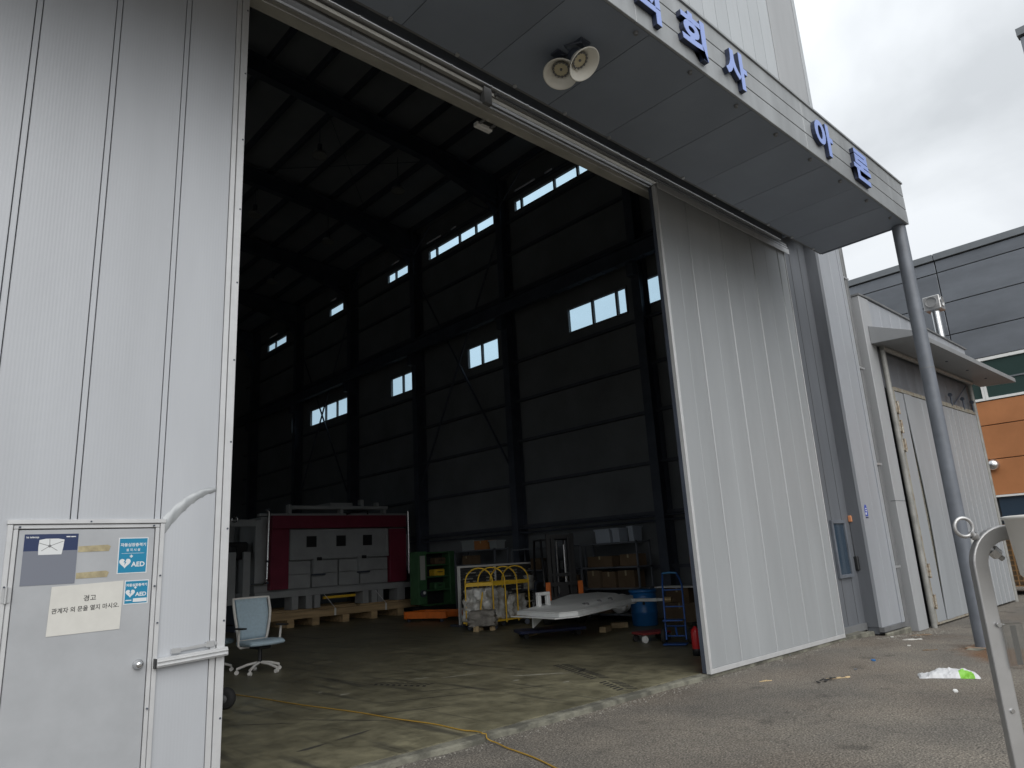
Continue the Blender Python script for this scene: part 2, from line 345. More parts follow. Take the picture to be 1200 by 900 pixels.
# saw-cut joints of the slab
th = MB()
random.seed(3)
xs = [-4+.22*i for i in range(80)]; ye = [5.545+random.uniform(-.025, .02) for _ in xs]; yi = [5.69+random.uniform(-.008, .008) for _ in xs]
zt = [.002+random.uniform(-.006, .004) for _ in xs]
for i in range(len(xs)-1):
    if xs[i+1] > 13.6: break
    th.add([(xs[i],ye[i],GZ-.05),(xs[i+1],ye[i+1],GZ-.05),(xs[i+1],ye[i+1],zt[i+1]-.012),(xs[i],ye[i],zt[i]-.012),(xs[i],ye[i]+.03,zt[i]),(xs[i+1],ye[i+1]+.03,zt[i+1]),(xs[i+1],yi[i+1],zt[i+1]),(xs[i],yi[i],zt[i])],
           [(0,1,2,3),(3,2,5,4),(4,5,6,7)])
struct('threshold', th, CONC)
struct('guide_channel', MB().box(-4, 13.4, 5.69, 5.72, -.1, -.012), RAILD)

# ================================================================== WAREHOUSE
B = thing('warehouse', 'tall silver-grey panel-clad warehouse with dark interior behind wide open doorway', 'building', (0, 0, 0))
XW = 14.85; XL = -12; YB = 36.5; YF = 5.72
def zroof(x): return 14.05+(XW-x)*.085 if x > 1.4 else 14.05+(XW-1.4)*.085-(1.4-x)*.085
# --- windows of the right wall (y0, y1, z0, z1, mullion positions)
LOW = [(9.3,10.5,[9.9]),(11.02,13.26,[11.40,12.28]),(16.3,17.95,[17.18]),(21.1,22.7,[21.85]),(25.8,29.35,[26.9,27.9]),(30.68,31.2,[])]
LOW = [(a,b,7.86,8.66,m) for a,b,m in LOW]
UP = [(10.6,15.22,[11.3,12.4,13.38,14.87]),(16.2,20.0,[17.2,18.12,19.48]),(21.3,22.8,[22.2]),(26.3,27.6,[]),(31.9,34.15,[33.2])]
UP = [(a,b,12.58,13.04,m) for a,b,m in UP]
SLIT = [(14.2,15.2),(13.42,13.75),(15.75,15.95),(18.3,18.6),(19.2,20.1),(22.0,22.5),(27,27.5),(33,34)]
SLIT = [(a,b,13.32,13.40,[]) for a,b in SLIT]
HOL = LOW+UP+SLIT
us = sorted({YF+.13, YB, *[h[0] for h in HOL], *[h[1] for h in HOL]}); vs = sorted({-.1, 14.1, *[h[2] for h in HOL], *[h[3] for h in HOL]})
sol = lambda u, v: not any(h[0] < u < h[1] and h[2] < v < h[3] for h in HOL)
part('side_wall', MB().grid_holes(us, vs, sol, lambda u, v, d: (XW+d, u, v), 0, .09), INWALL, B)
for y0, y1, z0, z1, ms in LOW+UP:
    wn = part('window', MB().box(XW-.03, XW+.07, y0+.002, y0+.05, z0, z1).box(XW-.03, XW+.07, y1-.05, y1-.002, z0, z1).box(XW-.03, XW+.07, y0+.05, y1-.05, z0+.002, z0+.05).box(XW-.03, XW+.07, y0+.05, y1-.05, z1-.05, z1-.002), RAILD, B)
    for m in ms: part('mullion', MB().box(XW-.02, XW+.06, m-.035, m+.035, z0+.05, z1-.05), RAILD, wn)
    ed = [y0+.05]+[q for m in ms for q in (m-.035, m+.035)]+[y1-.05]
    for k in range(0, len(ed), 2): part('pane', MB().box(XW+.02, XW+.026, ed[k], ed[k+1], z0+.05, z1-.05), GLASSW, wn)
# an opened sash leaning inwards in the near low window
# --- other walls
usl = sorted({*us, 8.5, 22.0}); vsl = sorted({*vs, 5.6})
part('side_wall', MB().grid_holes(usl, vsl, lambda u, v: sol(u, v) and not (8.5 < u < 22 and v < 5.6), lambda u, v, d: (XL+d, u, v), -.09, 0), INWALL, B)  # unseen left wall; wide open doorway added to let daylight into the hall
for y0, y1, z0, z1, ms in LOW+UP: part('added_window_pane', MB().box(XL-.05, XL-.044, y0, y1, z0, z1), GLASSW, B)  # unseen window rows, added on the left to brighten the interior
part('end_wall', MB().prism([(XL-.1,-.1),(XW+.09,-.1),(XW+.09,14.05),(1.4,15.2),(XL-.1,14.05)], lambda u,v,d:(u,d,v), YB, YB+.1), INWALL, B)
for i in range(22): part('wall_joint', MB().box(XL+.6+i*1.2, XL+.64+i*1.2, YB-.02, YB-.001, 0, 14), DARKST, B)
ed = part('end_door', MB().box(8.6, 10.9, YB-.06, YB-.005, 0, 5.3), RAILD, B)
part('door_frame', MB().box(8.4, 8.6, YB-.12, YB-.005, 0, 5.5).box(10.9, 11.1, YB-.12, YB-.005, 0, 5.5).box(8.6, 10.9, YB-.12, YB-.005, 5.3, 5.5), INWALL, ed)
# --- roof
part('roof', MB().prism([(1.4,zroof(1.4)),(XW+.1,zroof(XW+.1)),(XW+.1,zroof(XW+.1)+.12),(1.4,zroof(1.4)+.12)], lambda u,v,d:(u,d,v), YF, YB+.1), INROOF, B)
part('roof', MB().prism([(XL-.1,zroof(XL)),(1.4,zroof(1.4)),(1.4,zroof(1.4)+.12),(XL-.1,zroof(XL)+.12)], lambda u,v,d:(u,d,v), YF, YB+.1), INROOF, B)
CY = [10.42, 15.6, 20.55, 25.2, 30.15, 35.1]
pm = MB().box(-.035, .035, YF+.2, YB-.05, -.2, -.002).box(-.035,.06,YF+.2,YB-.05,-.215,-.2).mesh('purlin', DARKST)
x = XW-.4
while x > -8:
    link('purlin', pm, B, (x, 0, zroof(x))); x -= 1.12
def rafter(y):
    mb = MB()
    for xa, xb, da, db in ((XW-.35, XW-3.2, 1.05, .55), (XW-3.2, 1.4, .55, .5), (1.4, XL, .5, .6)):
        za, zb = zroof(xa)-.22, zroof(xb)-.22
        mb.prism([(xa,za),(xa,za-da),(xb,zb-db),(xb,zb)], lambda u,v,d:(u,y+d,v), -.012, .012)
        mb.prism([(xa,za-da),(xb,zb-db),(xb,zb-db-.02),(xa,za-da-.02)], lambda u,v,d:(u,y+d,v), -.12, .12)
        mb.prism([(xa,za),(xb,zb),(xb,zb-.02),(xa,za-.02)], lambda u,v,d:(u,y+d,v), -.12, .12)
    return mb
for y in CY: part('rafter', rafter(y), DARKST, B)
cm = MB().box(XW-.42, XW-.40, -.13, .13, 0, 13.9).box(XW-.05, XW-.03, -.13, .13, 0, 13.9).box(XW-.40, XW-.05, -.01, .01, 0, 13.9)
cm.box(XW-.62, XW-.42, -.11, .11, 8.6, 8.98).prism([(XW-.95,12.95),(XW-.42,12.3),(XW-.42,13.1),(XW-.95,13.1)], lambda u,v,d:(u,d,v), -.01, .01).box(XW-.95, XW-.42, -.11, .11, 13.1, 13.13)
cm = cm.mesh('column', DARKST)
for y in CY: link('column', cm, B, (0, y, 0))
GIRT = mat('girt_steel', (.07, .08, .10), .6, .1, var=.15)
gm = MB().box(XW-.12, XW-.015, YF+.2, YB-.01, -.04, .04).mesh('girt', GIRT)
for z in (1.2, 2.5, 3.75, 5.05, 6.3, 7.55, 9.85, 11.2, 12.35, 13.2): link('girt', gm, B, (0, 0, z))
rb = part('crane_runway', MB().box(XW-.72, XW-.48, YF+.2, YB-.3, 8.99, 9.01).box(XW-.61, XW-.59, YF+.2, YB-.3, 9.01, 9.40).box(XW-.72, XW-.48, YF+.2, YB-.3, 9.40, 9.43).box(XW-.63, XW-.57, YF+.2, YB-.3, 9.43, 9.50), DARKST, B)
lm = MB().box(XW-.78, XW-.55, -.03, .03, 8.93, 8.955).mesh('bus_bracket', DARKST)
for i in range(60): link('bus_bracket', lm, rb, (0, YF+.6+i*.45, 0))
part('bus_bar', MB().box(XW-.8, XW-.77, YF+.2, YB-.3, 8.92, 8.95), DARKST, rb)
for z in (2.42, 2.30): part('wall_pipe', MB().cyl((XW-.22, YF+.4, z), (XW-.22, YB-.2, z), .028, n=8), DARKST, B)
for y0, y1 in ((CY[1], CY[2]), (CY[3], CY[4])):
    for za, zb in ((4, 12.2), (12.2, 4)): part('brace', MB().cyl((XW-.3, y0, za), (XW-.3, y1, zb), .035, n=8), DARKST, B)
for y in CY[1:4]:
    for q in (-1.3, 1.3): part('brace', MB().cyl((XW-.5, y, 12.6), (XW-.5, y+q, 13.6), .03, n=8), DARKST, B)
for (xa, ya, xb, yb) in ((12.6, CY[1], 8.1, CY[2]), (8.1, CY[1], 12.6, CY[2])):
    part('roof_brace', MB().cyl((xa, ya, zroof(xa)-.35), (xb, yb, zroof(xb)-.35), .012, n=6), DARKST, B)
# --- front wall: inner sheet round the opening (opening x -0.1..8.55, z 0..6.88)
OPL, OPR, OPT = -.1, 9.5, 7.0
us = [XL-.1, OPL, OPR, 13.87]; vs = [-.1, OPT, 7.5]
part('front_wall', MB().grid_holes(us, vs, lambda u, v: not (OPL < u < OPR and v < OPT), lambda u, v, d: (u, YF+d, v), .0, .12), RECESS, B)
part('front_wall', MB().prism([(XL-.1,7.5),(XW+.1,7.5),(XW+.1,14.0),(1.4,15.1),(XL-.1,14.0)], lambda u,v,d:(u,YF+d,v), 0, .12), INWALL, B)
part('jamb_post', MB().box(OPR, OPR+.3, YF+.13, YF+.45, 0, 13.5), DARKST, B)
part('jamb_post', MB().box(OPL-.3, OPL, YF+.13, YF+.45, 0, 13.5), DARKST, B)
# recess joints (shallow battens) and its trim
for x in (12.72, 13.12, 13.55): part('joint_strip', MB().box(x, x+.012, YF-.004, YF-.0005, .12, 7.4), GROOVE, B)
for i, x in enumerate((12.3, 12.73, 13.13, 13.56)):
    pass
# --- outer cladding above the canopy and right end
YO = 5.45
pw = .478
pmz = MB().box(0, pw-.012, YO, YO+.05, 7.42, 17.2).box(pw-.012, pw, YO+.012, YO+.05, 7.42, 17.2).mesh('cladding_panel', TOWER)
x = 13.42-pw
while x > XL: link('cladding_panel', pmz, B, (x, 0, 0)); x -= pw
part('corner_panel', MB().box(13.425, 14.78, YO-.012, YO+.05, 7.62, 17.2), CORNER, B, .004)
part('corner_trim', MB().box(14.785, 14.90, YO-.03, YO+.05, 7.62, 17.2).box(14.905, 14.97, YO-.015, YO+.09, 0.02, 17.2), TOWER, B, .004)
part('coping', MB().box(XL-.3, 14.99, YO-.06, YO+.5, 17.2, 17.4), FARG2, B)
# lower right wall piece with its return into the door recess
part('wall_panel', MB().box(13.86, 14.36, YO-.012, YO+.05, .02, 7.618), FRONTP, B, .003)
part('wall_panel', MB().box(14.366, 14.78, YO-.012, YO+.05, .02, 7.618), FRONTP, B, .003)
part('corner_trim', MB().box(14.785, 14.90, YO-.03, YO+.05, .02, 7.618), FRONTP, B, .003)
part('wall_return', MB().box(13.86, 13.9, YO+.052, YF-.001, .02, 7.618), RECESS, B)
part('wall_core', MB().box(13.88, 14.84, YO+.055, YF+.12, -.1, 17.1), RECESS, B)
part('base_flashing', MB().box(13.84, 14.92, YO-.05, YO+.04, -.06, .018), RAILD, B)
part('base_flashing', MB().box(12.3, 13.84, YF-.03, YF-.001, -.02, .1), RAILD, B)
part('kerb_strip', MB().box(13.8, 14.95, YO-.11, YO-.051, -.25, -.07), CONC, B, .015)
part('kerb_strip', MB().box(12.45, 13.8, YF-.16, YF-.04, -.25, -.035), CONC, B, .015)
part('outer_side_wall', MB().box(XW+.1, XW+.115, YO+.1, YB+.1, 14.3, 17.0), TOWER, B)
# recess window, alarm box, card reader, anchor
rw = part('window', MB().box(13.02, 13.60, YF-.05, YF-.002, .92, .98).box(13.02, 13.60, YF-.05, YF-.002, 1.88, 1.94).box(13.02, 13.08, YF-.05, YF-.002, .98, 1.88).box(13.54, 13.60, YF-.05, YF-.002, .98, 1.88), POLE, B, .004)
part('pane', MB().box(13.08, 13.54, YF-.02, YF-.012, .98, 1.88), DGLASSB, rw)
part('blind', MB().box(13.08, 13.54, YF-.0105, YF-.008, .98, 1.88), POSG, rw)
tag(part('alarm_box', MB().box(13.83, 13.90, YF-.07, YF-.003, 1.90, 2.02), mat('alarm_orange', (.62, .26, .12), .4), None, .01), 'small orange alarm box on dark wall beside the tall sliding leaf', 'alarm box')
cr = thing('card_reader', 'black card reader box on dark wall right of small window', 'card reader', (0,0,0))
part('body', MB().box(13.80, 13.92, YF-.07, YF-.003, 1.02, 1.28), BLACK, cr, .015)
part('cable', MB().cyl((13.86, YF-.012, 1.28), (13.865, YF-.012, 1.9), .006, n=6), BLACK, cr)
bst = thing('notice_sticker', 'small blue pictogram sticker on pale panel left of dark corner trim', 'sticker')
yy = YO-.013
part('sheet', MB().prism([(13.965,1.99),(14.085,1.99),(14.085,2.14),(14.055,2.19),(14.025,2.21),(13.995,2.19),(13.965,2.14)], XZ(yy), -.002, 0), mat('sticker_blue', (.03,.07,.42), .4), bst)
part('emblem', MB().box(13.995,14.055,yy-.004,yy-.002,2.12,2.14).box(13.995,14.055,yy-.004,yy-.002,2.08,2.10).box(13.98,14.03,yy-.004,yy-.002,2.015,2.06), STW, bst)
part('caption_bar', MB().box(13.965, 14.085, yy-.003, yy, 1.955, 1.975), mat('sticker_navy', (.015,.02,.09), .4), bst)

# ================================================================== DOOR TRACK
T = thing('door_track', 'long steel overhead door track running above the open doorway', 'door track', (0, 0, 0))
part('lintel_beam', MB().box(-3, 9.4, 5.70, 5.718, 6.999, 7.04).box(-3, 9.4, 5.70, 5.845, 6.98, 6.998), RAIL, T)
part('lintel_lip', MB().box(-3, 9.4, 5.672, 5.698, 7.035, 7.062), ALU, T)
jx = -3
tp = MB().box(.004, .896, 5.706, 5.718, 7.064, 7.21).mesh('track_panel', RAILD)
while jx < 8.4: link('track_panel', tp, T, (jx, 0, 0)); jx += .9
part('rail', MB().box(-3, 12.55, 5.655, 5.718, 7.212, 7.262), RAIL, T)
part('rail', MB().box(-3, 12.62, 5.60, 5.718, 7.285, 7.30), ALU, T)
# extra track boxes over the right leaf, starting at a splice
part('rail', MB().box(5.15, 12.62, 5.672, 5.704, 7.145, 7.20), RAIL, T)
part('rail', MB().box(5.15, 12.62, 5.66, 5.704, 7.085, 7.125), ALU, T)
part('track_cover', MB().box(8.42, 12.60, 5.475, 5.487, 6.93, 7.03).box(8.42, 12.60, 5.487, 5.64, 7.018, 7.03), ALUW, T)
part('rail', MB().box(5.2, 12.62, 5.50, 5.53, 7.07, 7.095), ALU, T)
part('rail', MB().box(5.2, 12.62, 5.515, 5.56, 7.12, 7.16), RAILD, T)
part('splice_plate', MB().box(5.10, 5.22, 5.62, 5.70, 7.04, 7.27), RAILD, T, .005)
hm = MB().box(-.02, .02, 5.64, 5.71, 7.30, 7.36).mesh('hanger', RAILD)
for i in range(14): link('hanger', hm, T, (-2+i*1.08, 0, 0))
bm_ = MB().cyl((0, 5.60, 7.292), (0, 5.59, 7.292), .009, n=8).mesh('bolt', ALU)
for i in range(22): link('bolt', bm_, T, (-1+i*.62, 0, 0))
lb = thing('lamp_box', 'white rectangular lamp box under the door lintel', 'lamp', (0,0,0))
part('housing', MB().box(5.20, 5.46, 5.90, 5.98, 6.915, 6.975), WHITEP, lb, .01)
part('bracket', MB().box(5.22, 5.26, 5.82, 5.90, 6.94, 6.955).box(5.4, 5.44, 5.82, 5.90, 6.94, 6.955), RAILD, lb)

# ================================================================== CANOPY
CN = thing('entrance_canopy', 'deep grey metal canopy projecting over the warehouse doorway', 'canopy', (0, 0, 0))
CX1, CYF, CYI, CZ0, CZ1 = 12.38, 3.32, 4.79, 6.62, 7.35
spm = MB().box(.004, .996, CYF+.035, CYI, CZ0, CZ0+.03).mesh('soffit_panel', SOFFIT)
x = CX1-.04-1.02
k = 0
while x > -8: link('soffit_panel', spm, CN, (x, 0, .001*(k % 2))); x -= 1.0; k += 1
part('soffit_backing', MB().box(-8, CX1-.03, CYF+.036, CYI-.004, CZ0+.034, CZ0+.05), GROOVE, CN)
for z0, z1 in ((CZ0-.005, 6.862), (6.874, 7.106), (7.118, CZ1)):
    x = CX1
    for wd in (3.66, 3.66, 3.66, 3.66, 3.66):
        part('fascia_panel', MB().box(x-wd+.006, x, CYF, CYF+.03, z0, z1), FASCIA, CN, .004); x -= wd
part('fascia_backing', MB().box(-6, CX1-.01, CYF+.018, CYF+.034, CZ0+.01, CZ1-.02), GROOVE, CN)
part('end_panel', MB().box(CX1-.03, CX1-.001, CYF+.035, CYI, CZ0-.004, CZ1), SOFFIT, CN)
part('end_panel', MB().box(CX1-.03, CX1-.001, CYI+.002, YO-.002, 7.2, CZ1), SOFFIT, CN)
part('inner_lip', MB().box(-8, CX1-.032, CYI-.003, CYI+.02, CZ0-.003, 7.28), RAILD, CN)
part('canopy_top', MB().box(-8, CX1-.032, CYF+.036, YO-.016, 7.29, 7.34), RAILD, CN)
part('coping', MB().box(-8, CX1+.015, CYF-.02, CYF+.07, CZ1+.002, CZ1+.03), FASCIA, CN)
bm2 = MB().cyl((0,0,0), (0,0,-.03), .028, .02, n=10).mesh('drip_bolt', RAILD)
for i in range(12): link('drip_bolt', bm2, CN, (CX1-.55-i*.95, CYF+.1, CZ0-.001))
bm3 = MB().cyl((0,0,0), (0,0,-.02), .022, n=10).mesh('bolt', ALU)
for i in range(14): link('bolt', bm3, CN, (CX1-.4-i*.8, CYI-.02, CZ0-.001))

# --- company sign letters
SG = thing('company_sign', 'blue raised lettering mounted on the canopy fascia', 'sign', (0, 0, 0))
for ch, x0, x1 in (('식', 4.98, 5.42), ('회', 5.80, 6.27), ('사', 6.66, 7.14), ('아', 8.92, 9.46), ('론', 10.16, 10.76)):
    g = text_mb(ch, 1, .0, .034, lambda u, v, d: (u, v, d))
    us_ = [v[0] for v in g.v]; vv = [v[1] for v in g.v]; a, b, c, d_ = min(us_), max(us_), min(vv), max(vv)
    def plc(y0, y1, grow=0):
        f = lambda u, v, d: (x0+(u-a)/(b-a)*(x1-x0), y1 if d > 0 else y0, 6.70+(v-c)/(d_-c)*.50)
        return text_mb(ch, 1, .1, .034, f)
    lt = part('letter', plc(CYF-.062, CYF-.057), BLUE, SG)
    part('letter_return', plc(CYF-.0565, CYF-.002), BLUED, lt)

# --- twin dish floodlights
def dish(name, c, aim, label):
    aim = Vector(aim).normalized(); c = Vector(c)
    t = thing(name, label, 'floodlight', c, 0, 'dish floodlights under the canopy')
    part('reflector', MB().lathe([(.172,0),(.178,.004),(.175,.008),(.167,.006),(.095,-.095),(.085,-.105)], (0,0,0), aim, 32).lathe([(.181,.002),(.102,-.1),(.07,-.11)], (0,0,0), aim, 32), mat('reflector_white', (.72,.71,.65), .45), t)
    part('lamp_plate', MB().cyl(aim*-.095, aim*-.082, .08, n=24), mat('lamp_disc', (.52,.47,.33), .5), t)
    rg = MB(); ax = aim.cross(Vector((0,0,1))).normalized(); ay = aim.cross(ax)
    for k in range(14):
        a_ = k*2*math.pi/14; p = aim*-.076+(ax*math.cos(a_)+ay*math.sin(a_))*.08; rg.cyl(p-aim*.006, p+aim*.006, .011, n=8)
    rg.tube([aim*-.078+(ax*math.cos(k*math.pi/12)+ay*math.sin(k*math.pi/12))*.08 for k in range(24)], .006, 6, True)
    rg.cyl(aim*-.081, aim*-.072, .014, n=10)
    part('lamp_ring', rg, RAILD, t)
    part('heat_sink', MB().lathe([(.075,-.108),(.075,-.2),(.04,-.22),(.0,-.22)], (0,0,0), aim, 20), DARKST, t)
    tp_ = aim*-.19
    part('yoke', MB().tube([tp_+ax*.09, tp_+ax*.1-aim*.08, Vector((0,0,CZ0-c.z-.03))+ax*.05, Vector((0,0,CZ0-c.z-.004))], .012, 8).tube([tp_-ax*.09, tp_-ax*.1-aim*.08, Vector((0,0,CZ0-c.z-.03))-ax*.05, Vector((0,0,CZ0-c.z-.004))], .012, 8), DARKST, t)
    part('base_plate', MB().box(-.07,.07,-.05,.05,CZ0-c.z-.022,CZ0-c.z-.003), DARKST, t)
dish('dish_floodlight', (4.80, 4.12, 6.38), (-.41, -.17, -1.11), 'white dish floodlight on canopy soffit pointing straight down')
dish('dish_floodlight', (4.86, 3.85, 6.36), (.124, -.60, -.916), 'white dish floodlight on canopy soffit tilted outwards')

# --- canopy pole
PL = thing('canopy_pole', 'tall dark grey steel pole holding up the canopy corner', 'pole', (12.33, 3.47, GZ))
part('shaft', MB().cyl((0,0,.02), (0,0,CZ0-GZ-.006), .105, n=28), POLE, PL)
part('weld_seam', MB().cyl((0,0,4.2), (0,0,4.215), .1075, n=28), RAILD, PL)
part('base_plate', MB().box(-.19,.19,-.19,.19,0,.022), mat('rusty_plate', (.20,.10,.05), .8, .2, col2=(.30,.24,.18), vscale=14), PL, .004)
gr = MB(); random.seed(5)
rim = [(.24+random.uniform(-.05,.09)) for _ in range(20)]
gr.add([(0,0,.03)]+[(rim[k]*math.cos(k*.31416), rim[k]*.85*math.sin(k*.31416), .002) for k in range(20)]+[(.2*math.cos(k*.31416), .18*math.sin(k*.31416), .022) for k in range(20)],
       [(1+k, 1+(k+1) % 20, 21+(k+1) % 20, 21+k) for k in range(20)])
part('grout_pad', gr, CONC, PL)

# ================================================================== SLIDING LEAVES
YL = 5.54
D1 = thing('sliding_door', 'silver ribbed sliding leaf with a small hinged door and stickers on it', 'sliding door', (0, YL, 0))
# local y = 0 is the face, thickness .12
X0, X1, ZT = -2.2, 2.14, 7.0
WX0, WX1, WZ1 = .765, 1.645, 1.985       # wicket opening
joints = [.575-.528*k for k in range(5, 0, -1)]+[.575, 1.10, 1.625]
FL = lambda u, v, d: (u, d, v)
edges = [X0+.05]+joints+[2.03]
notwick = lambda u, v: not (WX0 < u < WX1 and v < WZ1)
for i in range(len(edges)-1):
    a = edges[i]+(.024 if i else 0); b = edges[i+1]-(.024 if i < len(edges)-2 else 0)
    us = sorted({a, b, *[q for q in (WX0, WX1) if a < q < b]})
    part('panel', MB().grid_holes(us, [.06, WZ1, ZT], notwick, FL, 0, .03), PANEL, D1, .003)
for j in joints:
    us = sorted({j-.018, j+.018, *[q for q in (WX0, WX1) if j-.018 < q < j+.018]})
    part('batten', MB().grid_holes(us, [.06, WZ1, ZT], notwick, FL, .003, .03), PANEL, D1, .002)
part('core', MB().grid_holes([X0+.01, WX0, WX1, X1-.02], [.02, WZ1, ZT], notwick, FL, .0305, .11), GROOVE, D1)
part('edge_trim', MB().box(2.034, 2.075, -.006, .03, .03, ZT).box(2.08, X1, -.014, .125, .01, ZT), ALUW, D1, .003)
part('edge_trim', MB().box(X0, X0+.045, -.01, .125, .01, ZT), ALUW, D1, .003)
part('bottom_rail', MB().box(X0+.05, WX0, -.008, .03, .0, .055).box(WX1, 2.03, -.008, .03, .0, .055), ALUW, D1, .003)
sm = MB().cyl((0, -.016, 0), (0, -.0135, 0), .008, n=8).mesh('screw', DARKST)
for i in range(10): link('screw', sm, D1, (2.125, 0, .6+i*.67))
# torn and creased sheet beside the small door
cr_ = MB(); pts = []
for k in range(25):
    t = k/24; x = 1.665+t*.36; z = 1.985+.255*(1-(1-t)**1.9)
    pts.append((x, z, t))
rows = []
for x, z, t in pts:
    wv = .004*math.sin(t*37)+.003*math.sin(t*71+1)
    hh = .085*(1-.72*t)+wv
    rows.append([(x+.012, -.001, z-hh*.9), (x+.005, -.016-.006*math.sin(t*23), z-hh*.25), (x, -.012+.004*math.sin(t*31), z+hh*.25), (x-.006, -.001, z+hh*.45)])
vsx = [p for r_ in rows for p in r_]
cr_.add(vsx, [(i*4+k, (i+1)*4+k, (i+1)*4+k+1, i*4+k+1) for i in range(24) for k in range(3)], True)
part('creased_sheet', cr_, PANEL2, D1)
# small hinged door
WD = part('wicket_door', MB().box(WX0+.035, WX1-.035, -.004, .05, .07, WZ1-.035), mat('wicket_sheet', (.395,.41,.43), .45, .15, var=.055, vscale=3.5, bump=.03, bscale=3), D1, .003, label='small hinged grey door set in the sliding leaf')
part('door_frame', MB().box(WX0-.03, WX0, -.016, .06, .03, WZ1+.0).box(WX0+.003, WX0+.03, -.010, .06, .03, WZ1-.03).box(WX1, WX1+.03, -.016, .06, .03, WZ1).box(WX1-.03, WX1-.003, -.010, .06, .03, WZ1-.03).box(WX0-.035, WX1+.035, -.022, .06, WZ1+.001, WZ1+.03).box(WX0+.003, WX1-.003, -.008, .06, WZ1-.028, WZ1-.002), ALUW, WD, .003)
part('knob', MB().lathe([(.0,-.005),(.034,-.005),(.034,-.016),(.028,-.02),(.026,-.03),(.022,-.046),(.012,-.052),(.0,-.053)], (1.555,0,1.04), (0,1,0), 24).cyl((1.555,-.054,1.04),(1.555,-.057,1.04),.008,n=10), CHROME, WD)
for z in (.3, 1.55): part('hinge', MB().cyl((WX0-.002,-.022,z-.05),(WX0-.002,-.022,z+.05),.009,n=10).box(WX0-.025,WX0+.025,-.02,-.012,z-.045,z+.045), ALU, WD)
for x, z in ((.80, 1.968), (1.2, 2.0), (1.6, 1.968), (1.66, 1.3), (1.66,1.62), (.75,1.6), (1.628,.75), (1.628,1.55)): part('screw', MB().cyl((x,-.026,z),(x,-.006,z),.006,n=8), DARKST, WD)
# push bar and latch
part('pull_bar', MB().obox((1.905,-.03,1.045),(.245,0,.012),(0,.028,0),(-.0015,0,.03)).obox((1.905,-.062,1.055),(.243,0,.012),(0,.006,0),(0,0,.006)).obox((1.905,-.062,1.03),(.243,0,.012),(0,.006,0),(0,0,.006)), ALUW, D1, .004)
part('bar_end_cap', MB().obox((1.656,-.03,1.032),(.005,0,0),(0,.03,0),(0,0,.032)), BLACK, D1)
part('latch', MB().obox((1.93,-.012,1.108),(.15,0,.010),(0,.009,0),(0,0,.012)).box(1.765,1.83,-.022,-.001,1.08,1.118).box(2.0,2.06,-.026,-.001,1.095,1.14), ALU, D1, .005)

# stickers and papers on the small door
yS = YL-.0045
def on(u0, u1, v0, v1, dep=.0012, sh=(0,0)):
    return MB().prism([(u0+sh[0],v0+sh[1]),(u1+sh[0],v0),(u1,v1),(u0,v1)], XZ(yS), -dep, 0)
po = thing('security_poster', 'navy poster with a pale shield plate at the top of the small hinged door', 'poster')
part('sheet', on(.832, 1.135, 1.60, 1.922), NAVY, po)
part('grey_field', MB().box(.832, 1.135, yS-.0016, yS-.0012, 1.60, 1.815), POSG, po)
part('shield', MB().prism([(.915,1.79),(1.045,1.79),(1.052,1.84),(1.055,1.885),(1.02,1.892),(.95,1.892),(.915,1.885),(.912,1.84)], XZ(yS), -.0026, -.0017), STW, po)
ln = MB()
for a, b in (((.975,1.845),(.972,1.89)),((.975,1.845),(1.05,1.875)),((.975,1.845),(.915,1.865)),((.975,1.845),(1.02,1.815)),((.975,1.845),(.93,1.815))):
    ln.bar((a[0],yS-.0029,a[1]), (b[0],yS-.0029,b[1]), .003, .0006, (0,1,0))
ln.cyl((.975,yS-.0034,1.845),(.975,yS-.0026,1.845),.009,n=14)
part('shield_seams', ln, RAILD, po)
part('lettering', text_mb('kt telecop', .017, 0, .0004, lambda u,v,d:(.842+u, yS-.002, 1.898+v)), STW, po)
part('lettering', MB().box(1.065,1.088,yS-.002,yS-.0013,1.9,1.907).box(1.092,1.12,yS-.002,yS-.0013,1.9,1.906), STW, po)
nz = thing('paper_notice', 'white paper warning notice with two lines of black text on small door', 'notice')
part('sheet', MB().prism([(1.0,1.278),(1.425,1.284),(1.43,1.60),(1.008,1.585)], XZ(yS), -.0028, -.0018), PAPER, nz)
part('lettering', text_mb('경고', .042, 0, .0006, lambda u,v,d:(1.232+u, yS-.0032, 1.485+v+.02*u), 'CENTER'), INK, nz)
part('lettering', text_mb('관계자 외 문을 열지 마시오.', .037, 0, .0006, lambda u,v,d:(1.215+u, yS-.0032, 1.423+v+.03*u), 'CENTER', .93), INK, nz)
